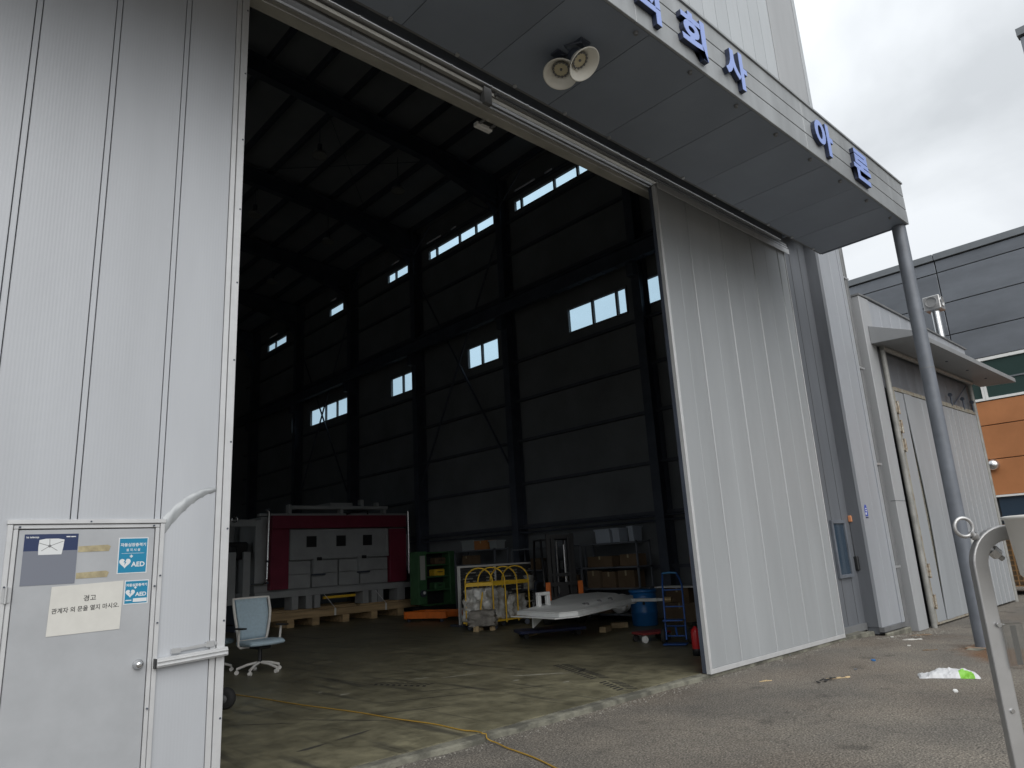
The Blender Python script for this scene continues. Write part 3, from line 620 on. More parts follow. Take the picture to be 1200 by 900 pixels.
def aed(name, u0, u1, v0, v1, label, small):
    t = thing(name, label, 'sticker', (0,0,0), 0, 'defibrillator stickers'); W = u1-u0; H = v1-v0
    part('border', on(u0, u1, v0, v1), STW, t)
    part('field', MB().box(u0+.006, u1-.006, yS-.0018, yS-.0013, v0+.006, v1-.006), CYAN, t)
    q = yS-.0022; f = lambda cx, cz: (lambda u,v,d:(cx+u, q, cz+v))
    top = v1-H*(.24 if not small else .25)
    part('lettering', text_mb('자동심장충격기', W*.135, 0, .0007, f((u0+u1)/2, top), 'CENTER'), STW, t)
    if not small:
        part('lettering', text_mb('설 치 시 설', W*.105, 0, .0005, f((u0+u1)/2, v1-H*.375), 'CENTER'), STW, t)
        part('rule', MB().box(u0+W*.12, u1-W*.12, q, yS-.0013, v1-H*.44-.001, v1-H*.44+.001), STW, t)
    hz = v0+H*(.30 if not small else .47); hs = W*.19; hx = u0+W*.25
    heart = []
    for k in range(28):
        a = k*2*math.pi/28; heart.append((hx+hs*.0625*16*math.sin(a)**3, hz+hs*.0625*(13*math.cos(a)-5*math.cos(2*a)-2*math.cos(3*a)-math.cos(4*a))))
    part('heart', MB().prism(heart[::-1], XZ(yS), -.0024, -.0016), STW, t)
    bz = [(.1,.75),(-.25,.05),(.02,.1),(-.12,-.55),(.28,.18),(.05,.12),(.25,.7)]
    part('bolt_mark', MB().prism([(hx+u*hs, hz+v*hs) for u, v in bz], XZ(yS), -.0028, -.0025), CYAN, t)
    px, pz, s_ = hx+hs*1.05, hz+hs*1.2, hs*.28
    part('cross', MB().box(px-s_,px+s_,q,yS-.0015,pz-s_*.35,pz+s_*.35).box(px-s_*.35,px+s_*.35,q-.0002,yS-.0016,pz-s_,pz+s_), STW, t)
    part('lettering', text_mb('AED', W*.235, 0, .0012, f(u0+W*.47, hz-hs*.75)), STW, t)
    if small: part('white_label', MB().box(u0+W*.38, u1-.008, q, yS-.0013, v0+H*.09, v0+H*.24), STW, t); part('lettering', MB().box(u0+W*.08,u0+W*.32,q,yS-.0013,v0+H*.15,v0+H*.19), STW, t)
aed('defibrillator_sticker', 1.382, 1.572, 1.645, 1.888, 'larger cyan AED sticker with heart symbol on the small door', False)
aed('defibrillator_sticker', 1.438, 1.592, 1.438, 1.598, 'smaller square cyan AED sticker with white label strip', True)
for z, l_ in ((1.822, 'yellowed tape strip beside the upper half of navy poster'), (1.65, 'yellowed tape strip just above the paper notice')):
    tb = MB(); u0, u1 = 1.14, 1.335
    tb.prism([(u0,z-.022),(u1-.01,z-.02),(u1,z+.012),(u1-.02,z+.022),(u0,z+.016)], XZ(yS), -.0015, -.0002)
    tag(part('tape_strip', tb, TAPE), l_, 'tape')

# --- right leaf
D2 = thing('sliding_door', 'plain pale grey sliding leaf standing fully open under the canopy', 'sliding door', (0, YL, 0))
A0, A1, ZT2 = 8.40, 12.50, 6.99
js = [A0+.05, 9.2, 10.2, 11.2, 12.2, A1-.02]
for i in range(5):
    a, b = js[i]+.007, js[i+1]-.007
    mb = MB(); wd = b-a; z0, z1 = .065, ZT2
    prof = [(a, .0), (a+.012, -.012)]
    m = (a+b)/2
    if wd > .5: prof += [(m-.012, -.012), (m-.006, -.011), (m+.004, -.0145), (m+.012, -.012)]
    prof += [(b-.012, -.012), (b, .0)]
    n = len(prof)
    mb.add([(x, y, z0) for x, y in prof]+[(x, y, z1) for x, y in prof], [(k, k+1, n+k+1, n+k) for k in range(n-1)])
    mb.add([(a,0,z0),(b,0,z0),(b,.03,z0),(a,.03,z0),(a,0,z1),(b,0,z1),(b,.03,z1),(a,.03,z1)], [(3,2,1,0),(4,5,6,7),(1,2,6,5),(2,3,7,6),(3,0,4,7)])
    part('panel', mb, PANEL2, D2)
part('core', MB().box(A0+.03, A1-.005, .031, .11, .03, ZT2), GROOVE, D2)
part('edge_trim', MB().box(A0, A0+.03, -.02, .045, .0, ZT2).box(A0+.031, A0+.05, -.018, .02, .0, ZT2), ALUW, D2, .003)
part('edge_seal', MB().box(A0-.006, A0+.028, .047, .10, .01, ZT2), DARKST, D2)
part('edge_trim', MB().box(A1-.018, A1, -.018, .11, .0, ZT2), ALUW, D2, .003)
part('bottom_rail', MB().box(A0+.05, A1-.02, -.02, .03, .0, .062), ALUW, D2, .003)
for x in (9.1, 10.6, 12.0): part('floor_guide', MB().cyl((x, .03, GZ), (x, .03, .03), .018, n=8), RAILD, D2)

# ================================================================== ANNEX
AX0, AX1, AY, AZ = 15.34, 22.7, 5.34, 6.66; GA = -.2
A = thing('annex_shed', 'low grey panel-clad annex with wide folding doors beside the warehouse', 'building', (0, 0, 0))
part('pier', MB().box(AX0, 15.86, AY, AY+.32, GA, AZ), CORNER, A, .01)
part('pier_joint', MB().box(AX0-.003, 15.863, AY-.003, AY+.1, 2.28, 2.29), GROOVE, A)
part('side_wall', MB().box(AX0+.02, AX0+.1, AY+.33, AY+8, GA, AZ-.05), FRONTP, A)
x = 15.87
while x < AX1-.1:
    x2 = min(x+.62, AX1); part('upper_panel', MB().box(x, x2-.012, AY+.02, AY+.1, 5.72, AZ), FRONTP, A, .004); x = x2
part('upper_backing', MB().box(15.87, AX1, AY+.101, AY+.14, 4.6, AZ-.02), GROOVE, A)
x = 15.97
while x < AX1-.2:
    x2 = min(x+.55, AX1); part('inner_panel', MB().box(x, x2-.012, AY+.06, AY+.1, 4.72, 5.70), RECESS, A, .003); x = x2
part('door_backing', MB().box(15.9, AX1-.05, AY+.11, AY+.14, GA, 4.6), GROOVE, A)
part('coping', MB().prism([(AX0-.02,AZ),(15.9,AZ+.02),(AX1+.05,AZ-.05),(AX1+.05,AZ-.01),(15.9,AZ+.06),(AX0-.02,AZ+.04)], lambda u,v,d:(u,d,v), AY-.02, AY+.34), RAILD, A)
part('roof', MB().box(AX0+.1, AX1, AY+.345, AY+8, AZ-.12, AZ-.06), FARG2, A)
part('end_wall', MB().box(AX1-.08, AX1, AY+.15, AY+8, GA, AZ-.13), FRONTP, A)
CL = mat('annex_canopy_sheet', (.24,.25,.26), .5, .1, var=.07, vscale=1)
part('canopy', MB().prism([(AY-.002,5.60),(AY-.002,6.0),(4.48,5.67),(4.48,5.555)], lambda u,v,d:(d,u,v), 15.56, 23.4), CL, A, .006)
for x in (17.2, 18.8, 20.4, 22.0): part('canopy_bolt', MB().cyl((x,4.85,5.56),(x,4.85,5.585),.03,n=10), DARKST, A)
PIPE = mat('frame_pipe', (.27,.27,.255), .5, .2, var=.2, vscale=4)
part('frame_pipe', MB().tube([(15.98,AY-.06,GA),(15.97,AY-.06,3.3),(15.96,AY-.06,5.5)], .058, 12), PIPE, A)
part('frame_pipe', MB().cyl((15.96,AY-.06,5.56),(22.3,AY-.06,5.56), .055, n=12), PIPE, A)
part('frame_pipe', MB().cyl((22.25,AY-.02,GA),(22.25,AY-.02,5.5), .06, n=12), PIPE, A)
for x in (19.0, 20.2, 21.2, 22.0): part('track_roller', MB().cyl((x,AY-.05,4.72),(x,AY-.05,5.0),.02,n=8).cyl((x-.03,AY-.05,5.0),(x+.03,AY-.05,5.0),.05,n=10), DARKST, A)
part('tie_rod', MB().cyl((20.4,AY-.02,4.75),(21.9,AY-.02,5.45),.015,n=6), DARKST, A)
RUSTW = mat('weathered_edge', (.27,.26,.22), .8, 0, col2=(.17,.12,.075), vscale=9, mixlo=.45, mixhi=.7)
LEAFM = ribbed('annex_leaf_sheet', (.31,.33,.35), .06, rough=.5, metal=.15, depth=.05, var=.08)
def leafpoly(poly, nm='panel', y0=AY-.03, y1=AY+.02, parent=None, m=None):
    return part(nm, MB().prism(poly, lambda u,v,d:(u,d,v), y0, y1), m or LEAFM, parent, .006)
LF = thing('folding_door', 'bent grey folding door leaf hanging crooked with a gap in its panels', 'folding door')
part('edge_frame', MB().box(16.14,16.28,AY-.045,AY+.03,-.16,4.72).box(16.28,19.3,AY-.045,AY+.03,4.66,4.74), RUSTW, LF)
leafpoly([(16.285,-.13),(16.86,-.13),(16.82,4.65),(16.285,4.65)], parent=LF)
bent = [(16.885,-.13),(17.30,-.13),(17.30,4.65),(16.84,4.65),(16.86,4.2),(16.93,3.4),(16.99,2.6),(17.02,1.9),(16.99,1.2),(16.93,.5)]
leafpoly(bent, y0=AY-.05, y1=AY-.02, parent=LF)
part('torn_filling', MB().prism([(16.83,-.1),(16.93,-.1),(17.0,.6),(17.05,1.6),(17.0,2.8),(16.9,3.9),(16.83,4.5)], lambda u,v,d:(u,d,v), AY+.0, AY+.03), mat('torn_foam', (.22,.21,.17), .9, 0, col2=(.08,.075,.06), vscale=25), LF)
for a, b in ((17.31,17.95),(17.96,18.62),(18.63,19.28)): leafpoly([(a,-.13),(b,-.13),(b,4.65),(a,4.65)], parent=LF)
part('bottom_rail', MB().box(16.2,19.29,AY-.04,AY+.03,-.17,-.132), RUSTW, LF)
for z in (4.25, 3.84, 3.44, .88, .28):
    h = part('hinge', MB().box(16.08,16.26,AY-.09,AY-.048,z-.11,z+.11), mat('hinge_metal',(.42,.41,.36),.5,.4,col2=(.22,.15,.09),vscale=20), LF, .01)
    part('pin', MB().cyl((16.17,AY-.1,z-.14),(16.17,AY-.1,z+.14),.028,n=10), MATS['hinge_metal'], h)
LF2 = thing('folding_door', 'straight grey folding door leaf at far end of annex front', 'folding door')
xx = 19.42
part('edge_frame', MB().box(19.32,19.41,AY-.045,AY+.03,-.19,4.74).box(19.41,22.15,AY-.045,AY+.03,4.66,4.76), RUSTW, LF2)
while xx < 22.1:
    leafpoly([(xx,-.16),(xx+.375,-.16),(xx+.375,4.65),(xx,4.65)], parent=LF2)
    part('bead', MB().box(xx+.376,xx+.386,AY-.04,AY-.0,-.16,4.65), ALUW, LF2); xx += .387
part('handle', MB().box(19.5,19.54,AY-.08,AY-.032,1.0,1.6), WHITEP, LF2, .008)
F = thing('flue_pipe', 'stainless flue pipe with square cowl rising from the annex roof', 'flue', (22.52, 5.83, AZ-.08))
part('pipe', MB().cyl((0,0,0),(0,0,1.35),.12,n=18), CHROME, F)
part('cowl', MB().box(-.22,.22,-.22,.22,1.3,1.72), STAIN, F, .02)
part('cowl_outlet', MB().cyl((-.221,0,1.52),(-.26,0,1.52),.15,n=18,caps=False).cyl((-.05,-.221,1.52),(-.05,-.25,1.52),.14,n=18,caps=False), CHROME, F)
# downpipe between the two buildings
DP = thing('downpipe', 'slim dark downpipe between warehouse corner and annex pier', 'downpipe', (15.13, 5.5, GA))
part('pipe', MB().box(-.07,.07,-.06,.06,0,8.2), RAILD, DP, .02)
for z in (1.2, 3.2, 5.2, 7.2): part('bracket', MB().box(-.16,.09,-.07,.065,z,z+.04), ALU, DP)

# ================================================================== FAR BUILDING
XF = 32; s = XF/28
FY = lambda y: y*s
FZ = lambda z: 1.6+(z-1.6)*s
FB = thing('office_block', 'grey and orange clad office block standing beyond the annex', 'building', (0,0,0))
part('core', MB().box(XF+.12, XF+14, FY(3.0), FY(30), -.3, FZ(11.4)), GROOVE, FB)
part('core', MB().box(XF+.12, XF+14, FY(-14), FY(2.98), -.3, FZ(18.4)), GROOVE, FB)
zr = [7.38, 8.42, 9.6, 10.78, 11.24]; yr = [FY(-2.0+4.48*k) for k in range(0, 8)]
def fpanel(y0, y1, z0, z1, m, nm='facade_panel'):
    part(nm, MB().box(XF, XF+.1, y0+.02, y1-.02, FZ(z0)+.015, FZ(z1)-.015), m, FB, .01)
for i in range(len(yr)-1):
    y0, y1 = max(yr[i], FY(3.0)), yr[i+1]
    if y1 <= FY(3.0): continue
    for j in range(4): fpanel(y0, y1, zr[j], zr[j+1], FARG)
    part('coping', MB().box(XF-.1, XF+.3, y0+.015, y1-.015, FZ(11.255), FZ(11.5)), FARG2, FB, .01)
for i in range(3):
    y0, y1 = yr[i]-FY(4), min(yr[i+1]-FY(4), FY(3.0))
    for j in range(9): part('facade_panel', MB().box(XF-.02, XF+.1, FY(-14)+i*FY(5.66)+.02, FY(-14)+(i+1)*FY(5.66)-.02, FZ(7.4+1.2*j), FZ(8.58+1.2*j)), FARG, FB, .01)
part('coping', MB().box(XF-.12, XF+.3, FY(-14), FY(3.03), FZ(18.25), FZ(18.54)), FARG2, FB, .01)
# window strip
yw = [FY(-2+1.66*k) for k in range(0, 12)]
for i in range(len(yw)-1):
    wf = part('window', MB().box(XF-.03, XF+.1, yw[i]+.005, yw[i]+.09, FZ(5.9), FZ(7.36)).box(XF-.03, XF+.1, yw[i+1]-.09, yw[i+1]-.005, FZ(5.9), FZ(7.36)).box(XF-.03, XF+.1, yw[i]+.09, yw[i+1]-.09, FZ(5.9), FZ(5.98)).box(XF-.03, XF+.1, yw[i]+.09, yw[i+1]-.09, FZ(7.26), FZ(7.36)), WHITEP, FB)
    part('pane', MB().box(XF+.03, XF+.05, yw[i]+.09, yw[i+1]-.09, FZ(5.98), FZ(7.26)), DGLASS, wf)
    part('sash_bar', MB().box(XF+.0, XF+.029, yw[i]+.09, yw[i+1]-.09, FZ(6.55), FZ(6.60)), MATS['dark_glass'] if i % 2 else FARG2, wf)
zo = [2.72, 3.91, 5.055, 5.88]; yo = [FY(-3.2+4.1*k) for k in range(0, 7)]
for i in range(len(yo)-1):
    for j in range(3): fpanel(yo[i], yo[i+1], zo[j], zo[j+1], ORCLAD)
part('sill', MB().box(XF-.06, XF+.1, FY(-4), FY(26), FZ(2.66), FZ(2.72)), WHITEP, FB)
for i in range(24): part('pane', MB().box(XF+.05, XF+.07, FY(-3)+i*1.0, FY(-3)+i*1.0+.94, .4, FZ(2.65)), DGLASSB, FB)
part('plinth', MB().box(XF-.05, XF+.1, FY(-4), FY(26), -.4, .39), FARG2, FB)
part('vent_cap', MB().lathe([(.0,-.26),(.12,-.24),(.2,-.16),(.22,-.05),(.22,0)], (XF-.002, FY(6.5), FZ(3.72)), (1,0,0), 20), CHROME, FB)

# mesh pallet cage beyond the annex
MC = thing('mesh_pallet_cage', 'brown wire mesh pallet cage on yellow skids past the annex end', 'pallet cage', (25.2, 5.6, -.17))
BRN = mat('rusty_mesh', (.30,.17,.07), .7, .2, var=.2)
mb = MB()
for k in range(15): mb.box(-.9+k*.13-.012, -.9+k*.13+.012, -.012, .012, .22, 1.9)
for k in range(13): mb.box(-.92, .94, -.01, .01, .22+k*.14-.012, .22+k*.14+.012)
part('mesh_front', mb, BRN, MC, loc=(0,-.9,0)); 
o_ = link('mesh_side', mb.mesh('mesh_side', BRN), MC, (-.93,.02,0)); o_.rotation_euler = (0,0,R(90))
o_ = link('mesh_side', o_.data, MC, (.95,.02,0)); o_.rotation_euler = (0,0,R(90))
part('mesh_back', mb, BRN, MC, loc=(0,.93,0))
part('skid', MB().box(-.95,.95,-.9,-.75,.0,.2), YELLOW, MC); part('skid', MB().box(-.95,.95,.75,.9,.0,.2), YELLOW, MC)
part('load', MB().box(-.85,.85,-.8,.85,.22,1.7), CARD2, MC, .03)

# ================================================================== FOREGROUND POST, BUCKET
PR = R(-42)
P_ = thing('steel_arch_stand', 'stainless flat-bar arch stand with an eye bolt, close by the asphalt', 'stand', (2.90, .78, GZ), PR)
RA = .11; path = [(0, 0), (0, .6), (0, 1.2), (0, 1.53)]
for k in range(1, 11):
    a = k*R(9); path.append((RA-RA*math.cos(a), 1.53+RA*math.sin(a)))
path += [(.49, 1.53+RA)]
for k in range(1, 11):
    a = k*R(9); path.append((.49+RA*math.sin(a), 1.53+RA*math.cos(a)))
path += [(.60, 1.2), (.60, 0)]
mb = MB(); rows = []
for i, (u, v) in enumerate(path):
    a = Vector(path[max(i-1, 0)]); b = Vector(path[min(i+1, len(path)-1)]); d = (b-a).normalized(); n_ = Vector((-d.y, d.x))
    o1 = Vector((u, v))+n_*.026; o2 = Vector((u, v))-n_*.026
    rows += [(o1.x,-.016,o1.y),(o2.x,-.016,o2.y),(o2.x,.016,o2.y),(o1.x,.016,o1.y)]
mb.add(rows, [(i*4+k, (i+1)*4+k, (i+1)*4+(k+1) % 4, i*4+(k+1) % 4) for i in range(len(path)-1) for k in range(4)]+[(3,2,1,0),tuple(4*(len(path)-1)+k for k in range(4))])
part('arch_bar', mb, STAIN, P_, .005, seg=2)
ca, sa = math.cos(R(135)), math.sin(R(135))
cxy = Vector((RA, 1.53)); dr = Vector((ca, sa)); pt = lambda r_, y=0: (cxy.x+dr.x*r_, y, cxy.y+dr.y*r_)
rc = cxy+dr*.192
eb = part('eye_bolt', MB().cyl(pt(.03), pt(.165), .0095, n=12).tube([(rc.x+.032*math.cos(k*math.pi/12), .0, rc.y+.032*math.sin(k*math.pi/12)) for k in range(24)], .0065, 8, True).cyl(pt(.142), pt(.152), .015, n=14), STAIN, P_)
part('nut', MB().cyl(pt(.05), pt(.078), .02, n=6, smooth=False), CHROME, eb)
part('clear_holder', MB().box(.02,.085,-.034,-.018,1.20,1.345), CLEARP, P_, .004)
part('holder_insert', MB().box(.05,.07,-.0175,-.0165,1.21,1.335), RAILD, P_)
part('rivet', MB().cyl((.012,-.02,1.34),(.012,-.026,1.34),.008,n=10).cyl((.0,-.016,1.07),(.0,-.021,1.07),.007,n=10), CHROME, P_)
part('foot_plate', MB().box(-.08,.08,-.06,.06,.0,.008).box(.52,.68,-.06,.06,.0,.008), STAIN, P_)
bk = thing('white_bucket', 'white plastic bucket hung on the stainless arch stand', 'bucket', (2.90+.205*math.cos(PR)-.205*math.sin(R(42)), .78+.205*math.sin(PR)-.205*math.cos(R(42)), 1.495+GZ))
part('shell', MB().lathe([(.0,.0),(.168,.0),(.174,.008),(.187,.185),(.195,.187),(.195,.196),(.184,.198),(.182,.188),(.17,.012),(.0,.01)], (0,0,0), (0,0,1), 40), mat('bucket_white', (.84,.83,.79), .45, var=.03, vscale=5), bk)
part('hook', MB().tube([(.186*math.cos(R(48)+.0),.186*math.sin(R(48)),.17),(.19*math.cos(R(48)),.2*math.sin(R(48)),.2),(.225*math.cos(R(48)),.225*math.sin(R(48)),.19)], .006, 8), STAIN, bk)

# ================================================================== LITTER ON THE ASPHALT
random.seed(44); gt = MB()
def pebble(x, y, z, r_):
    a = random.uniform(0, 6.28); vs_ = [(x+r_*math.cos(a+k*2.09)*random.uniform(.7,1.3), y+r_*math.sin(a+k*2.09)*random.uniform(.7,1.3), z) for k in range(3)]
    gt.add(vs_+[(x+random.uniform(-.3,.3)*r_, y+random.uniform(-.3,.3)*r_, z+r_*random.uniform(.5,1.1))], [(0,1,3),(1,2,3),(2,0,3),(2,1,0)])
for k in range(1100):
    x_ = random.uniform(-2, 13.6); pebble(x_, 5.52-abs(random.gauss(0, .10)) if x_ < 13 else 5.3-abs(random.gauss(0,.08)), gz(x_)+.0005, random.uniform(.004, .013))
for k in range(260):
    x_ = random.uniform(13.0, 15.6); pebble(x_, 5.25-abs(random.gauss(0, .22)), gz(x_)+.0005, random.uniform(.006, .02))
for k in range(1400): x_, y_ = random.uniform(2.5, 13), random.uniform(1.2, 5.4); pebble(x_, y_, gz(x_)+.0005, random.uniform(.003, .009))
gr_ = part('grit', gt, mat('grit_stone', (.14,.13,.11), .9, col2=(.30,.29,.26), vscale=30)); gr_['kind'] = 'stuff'; gr_['label'] = 'loose grit and small stones scattered over the asphalt'; gr_['category'] = 'grit'
def crumple(nx, ny, fx, fn_h, seed, amp):
    random.seed(seed); vs = []; fs = []
    for j in range(ny+1):
        for i in range(nx+1):
            u, v = i/nx, j/ny; x, y = fx(u, v); h = fn_h(u, v)
            n_ = noise.noise(Vector((x*9+seed, y*9, 1.3)))*amp+abs(noise.noise(Vector((x*22, y*22+seed, 4))))*amp*.8
            vs.append((x+noise.noise(Vector((x*14, y*14, seed)))*amp*.6, y+noise.noise(Vector((y*14, x*14, seed+3)))*amp*.6, max(.002, h+n_*min(1, h*30))))
    for j in range(ny):
        for i in range(nx): a = j*(nx+1)+i; fs.append((a, a+1, a+nx+2, a+nx+1))
    return vs, fs
bg = thing('plastic_bag', 'crumpled white plastic bag with bright green print lying on asphalt', 'bag', (9.80, 3.19, GZ), R(-66))
fx = lambda u, v: ((u-.5)*.62, (v-.5)*(.34-.06*math.sin(u*3)))
fh = lambda u, v: .002+.075*max(0, math.sin(math.pi*u))**.5*max(0, math.sin(math.pi*v))**.6*(.75+.6*u)
vs, fs = crumple(30, 18, fx, fh, 4, .028)
WB = mat('bag_white', (.52,.53,.545), .45, var=.03, vscale=9); GB = mat('bag_green', (.18,.45,.04), .45)
isg = lambda f: sum(vs[i][0] for i in f)/4 > .10 and sum(vs[i][0] for i in f)/4 < .25 and sum(vs[i][1] for i in f)/4 < -.045
part('body', MB().add(vs, [f for f in fs if not isg(f)], False), WB, bg)
part('green_print', MB().add(vs, [f for f in fs if isg(f)], False), GB, bg, label='bright green printed corner of the bag')
mb = MB(); random.seed(8)
for k in range(7):
    p = Vector((-.16+k*.05, .02*math.sin(k*2.1), .012+.01*(k % 2))); q = p+Vector((random.uniform(.04,.09), random.uniform(-.06,.06), random.uniform(-.004,.02)))
    mb.bar(p, q, random.uniform(.015,.03), .008)
tag(part('rubber_scrap', mb, RUBBER, loc=(8.86,4.24,GZ+.003)), 'twisted scrap of black rubber on the asphalt', 'scrap')
for nm, x, y, rz, ln_, wd, m, lab, cat in (
    ('wood_sliver', 9.12, 4.2, -38, .30, .022, WOODP, 'pale wood sliver beside the black rubber scrap', 'wood scrap'),
    ('wood_sliver', 8.55, 4.85, -30, .17, .016, WOODP, 'short pale wood sliver near the open sliding leaf', 'wood scrap'),
    ('paper_strip', 13.16, 4.72, -45, .30, .07, PAPER, 'white paper strip lying near the annex pier', 'paper scrap'),
    ('cardboard_scrap', 11.86, 4.04, -50, .2, .05, CARD2, 'torn brown cardboard scrap between pole and sliding leaf', 'cardboard scrap'),
    ('cardboard_scrap', 14.3, 4.98, -30, .4, .10, CARD2, 'flat cardboard scrap at the bent folding door', 'cardboard scrap'),
    ('foam_crumb', 12.2, 4.44, 10, .07, .05, PAPER, 'small white foam crumb on asphalt near dark wall', 'crumb'),
    ('blue_wrapper', 10.62, 4.36, 30, .11, .05, DBLUE, 'small blue wrapper on the asphalt', 'wrapper'),
    ('foil_scrap', 8.92, 2.86, 20, .10, .05, WHITEP, 'small white foil scrap in front of the plastic bag', 'scrap'),
    ('stone_chip', 9.8, 4.27, 15, .05, .04, RAILD, 'dark stone chip between rubber scrap and blue wrapper', 'stone'),
    ('foil_scrap', 13.6, 5.2, 10, .09, .05, PAPER, 'pale scrap at the foot of the dark wall', 'scrap')):
    mb = MB(); n_ = 5
    for k in range(n_):
        a, b = -ln_/2+ln_*k/n_, -ln_/2+ln_*(k+1)/n_
        h = .006+.012*random.random(); w1 = wd*(.7+.5*random.random())
        mb.prism([(a,-w1/2),(b,-w1/2+.004),(b,w1/2),(a,w1/2-.003)], lambda u,v,d:(u,v,d), .001, h)
    o_ = tag(part(nm, mb, m, loc=(x, y, gz(x)+.001)), lab, cat); o_.rotation_euler = (0,0,R(rz))

# ================================================================== INSIDE: FLOOR MARKS
def decal(pts, z=.002): return MB().add([(x, y, z) for x, y in pts], [tuple(range(len(pts)))])
TYRE = mat('tyre_mark', (.035,.034,.03), .7)
mb = MB(); a = Vector((8.25, 8.2)); b = Vector((6.95, 5.85)); d = (b-a).normalized(); n_ = Vector((-d.y, d.x)); LN = (b-a).length; k = 0.; random.seed(2)
while k < LN-.12:
    c = a+d*k+n_*.12*math.sin(k*.7)
    if random.random() < .9:
        for sgn in (-1, 1):
            p = [c+n_*sgn*.02, c+n_*sgn*.13+d*.07, c+n_*sgn*.13+d*(.125), c+n_*sgn*.02+d*.06]; i = len(mb.v)
            mb.add([(q.x, q.y, .002) for q in p], [(0,1,2,3)])
    k += .115
o_ = tag(part('tyre_track', mb, TYRE), 'dark chevron tyre track curving across the concrete near the doorway', 'tyre track')
mb = MB(); a = Vector((5.7, 9.2)); d = Vector((.35,-.93)).normalized(); n_ = Vector((-d.y, d.x))
for k in range(9):
    c = a+d*k*.1
    for sgn in (-1, 1):
        p = [c+n_*sgn*.02, c+n_*sgn*.12+d*.05, c+n_*sgn*.12+d*.1, c+n_*sgn*.02+d*.05]; mb.add([(q.x, q.y, .002) for q in p], [(0,1,2,3)])
tag(part('tyre_track', mb, TYRE), 'short faint tyre print on the floor between chair and doorway', 'tyre track')
random.seed(12)
WORN = mat('worn_paint', (.33,.32,.26), .7, var=.2, vscale=9)
for x, y, l_, wd, rz in ((6.72,8.6,.55,.07,-20),(6.3,8.95,.35,.06,-20),(7.35,7.6,.9,.10,-42),(5.0,8.85,.16,.10,0),(6.85,7.55,.14,.08,10),(7.1,6.85,.14,.06,0),(4.9,9.3,.1,.06,30)):
    pts = []
    for k in range(16):
        t = k/16*2*math.pi; f = 1+random.uniform(-.45,.25); pts.append((l_/2*math.cos(t)*f, wd/2*math.sin(t)*f))
    o_ = part('paint_patch', decal(pts, .0025), WORN, fl, loc=(x, y, 0)); o_.rotation_euler = (0,0,R(rz))
SC = mat('scuff', (.06,.058,.05), .6)
for x, y, l_, wd, rz in ((5.5,7.6,1.6,.03,-30),(4.9,7.2,1.2,.025,-25),(5.9,7.9,.9,.03,-35),(4.2,7.4,1.3,.03,-60),(3.9,6.7,.5,.06,10),(3.4,6.6,.35,.07,5),(6.6,7.0,.9,.02,-20),(7.9,7.3,.35,.09,20),(3.6,8.0,.7,.03,-50)):
    pts = [(-l_/2,0),(-l_/4,-wd*.5),(l_/5,-wd*.3),(l_/2,.02),(l_/6,wd*.5),(-l_/4,wd*.35)]
    o_ = part('scuff_mark', decal(pts, .002), SC, fl, loc=(x, y, 0)); o_.rotation_euler = (0,0,R(rz))
# the air hose
hp = [(3.9,11.6),(4.1,10.62),(4.27,9.12),(4.47,7.6),(4.60,6.48),(4.63,5.87)]; hz_ = [.008]*6+[.018,.012,-.03,GZ+.01,GZ+.009,GZ+.009]
hp += [(4.63,5.62),(4.62,5.56),(4.60,5.47),(4.55,5.1),(4.38,4.4),(4.2,3.7)]
pts = []
for i in range(len(hp)-1):
    for k in range(6):
        t = k/6; pts.append((hp[i][0]*(1-t)+hp[i+1][0]*t+.012*math.sin((i*6+k)*.8), hp[i][1]*(1-t)+hp[i+1][1]*t, hz_[i]*(1-t)+hz_[i+1]*t))
tag(part('air_hose', MB().tube(pts, .0065, 8), mat('hose_yellow', (.34,.21,.035), .5)), 'thin yellow hose trailing from workshop floor over the threshold', 'hose')
rw_ = thing('spare_castor', 'black rubber castor wheel lying just behind the left sliding leaf edge', 'castor', (3.65, 9.35, 0))
part('tyre', MB().lathe([(.05,-.05),(.10,-.055),(.125,-.03),(.125,.03),(.10,.055),(.05,.05)], (0,0,.125), (.8,.6,0), 20), RUBBER, rw_)
part('hub', MB().lathe([(.0,-.045),(.05,-.045),(.05,.045),(.0,.045)], (0,0,.125), (.8,.6,0), 14), RAILD, rw_)

# ================================================================== CEILING LAMPS
def make_lamp():
    t = thing('high_bay_lamp', 'switched-off high bay lamp hanging under the warehouse roof', 'lamp', (0,0,0), 0, 'high bay lamps under the roof')
    part('rod', MB().cyl((0,0,.25),(0,0,1.1),.012,n=6), DARKST, t)
    part('driver', MB().cyl((0,0,.05),(0,0,.27),.07,n=12), DARKST, t)
    part('shade', MB().lathe([(.08,.06),(.2,-.02),(.23,-.12),(.22,-.12),(.19,-.03),(.07,.04)], n=20), mat('lamp_shade', (.16,.165,.17), .5), t)
    part('lens', MB().cyl((0,0,-.1),(0,0,-.09),.21,n=20), mat('lamp_lens', (.22,.225,.22), .3), t)
    return t
def copy_tree(o, parent=None):
    c = o.copy(); COL.objects.link(c); c.parent = parent
    for ch in o.children: copy_tree(ch, c)
    return c
lamp0 = make_lamp(); first = True
for y in (12.6, 17.07, 21.63, 26.3, 31.0):
    for x in (3.4, 6.1, 8.83, 11.55):
        l_ = lamp0 if first else copy_tree(lamp0); first = False
        l_.location = (x, y, zroof(x)-1.1)

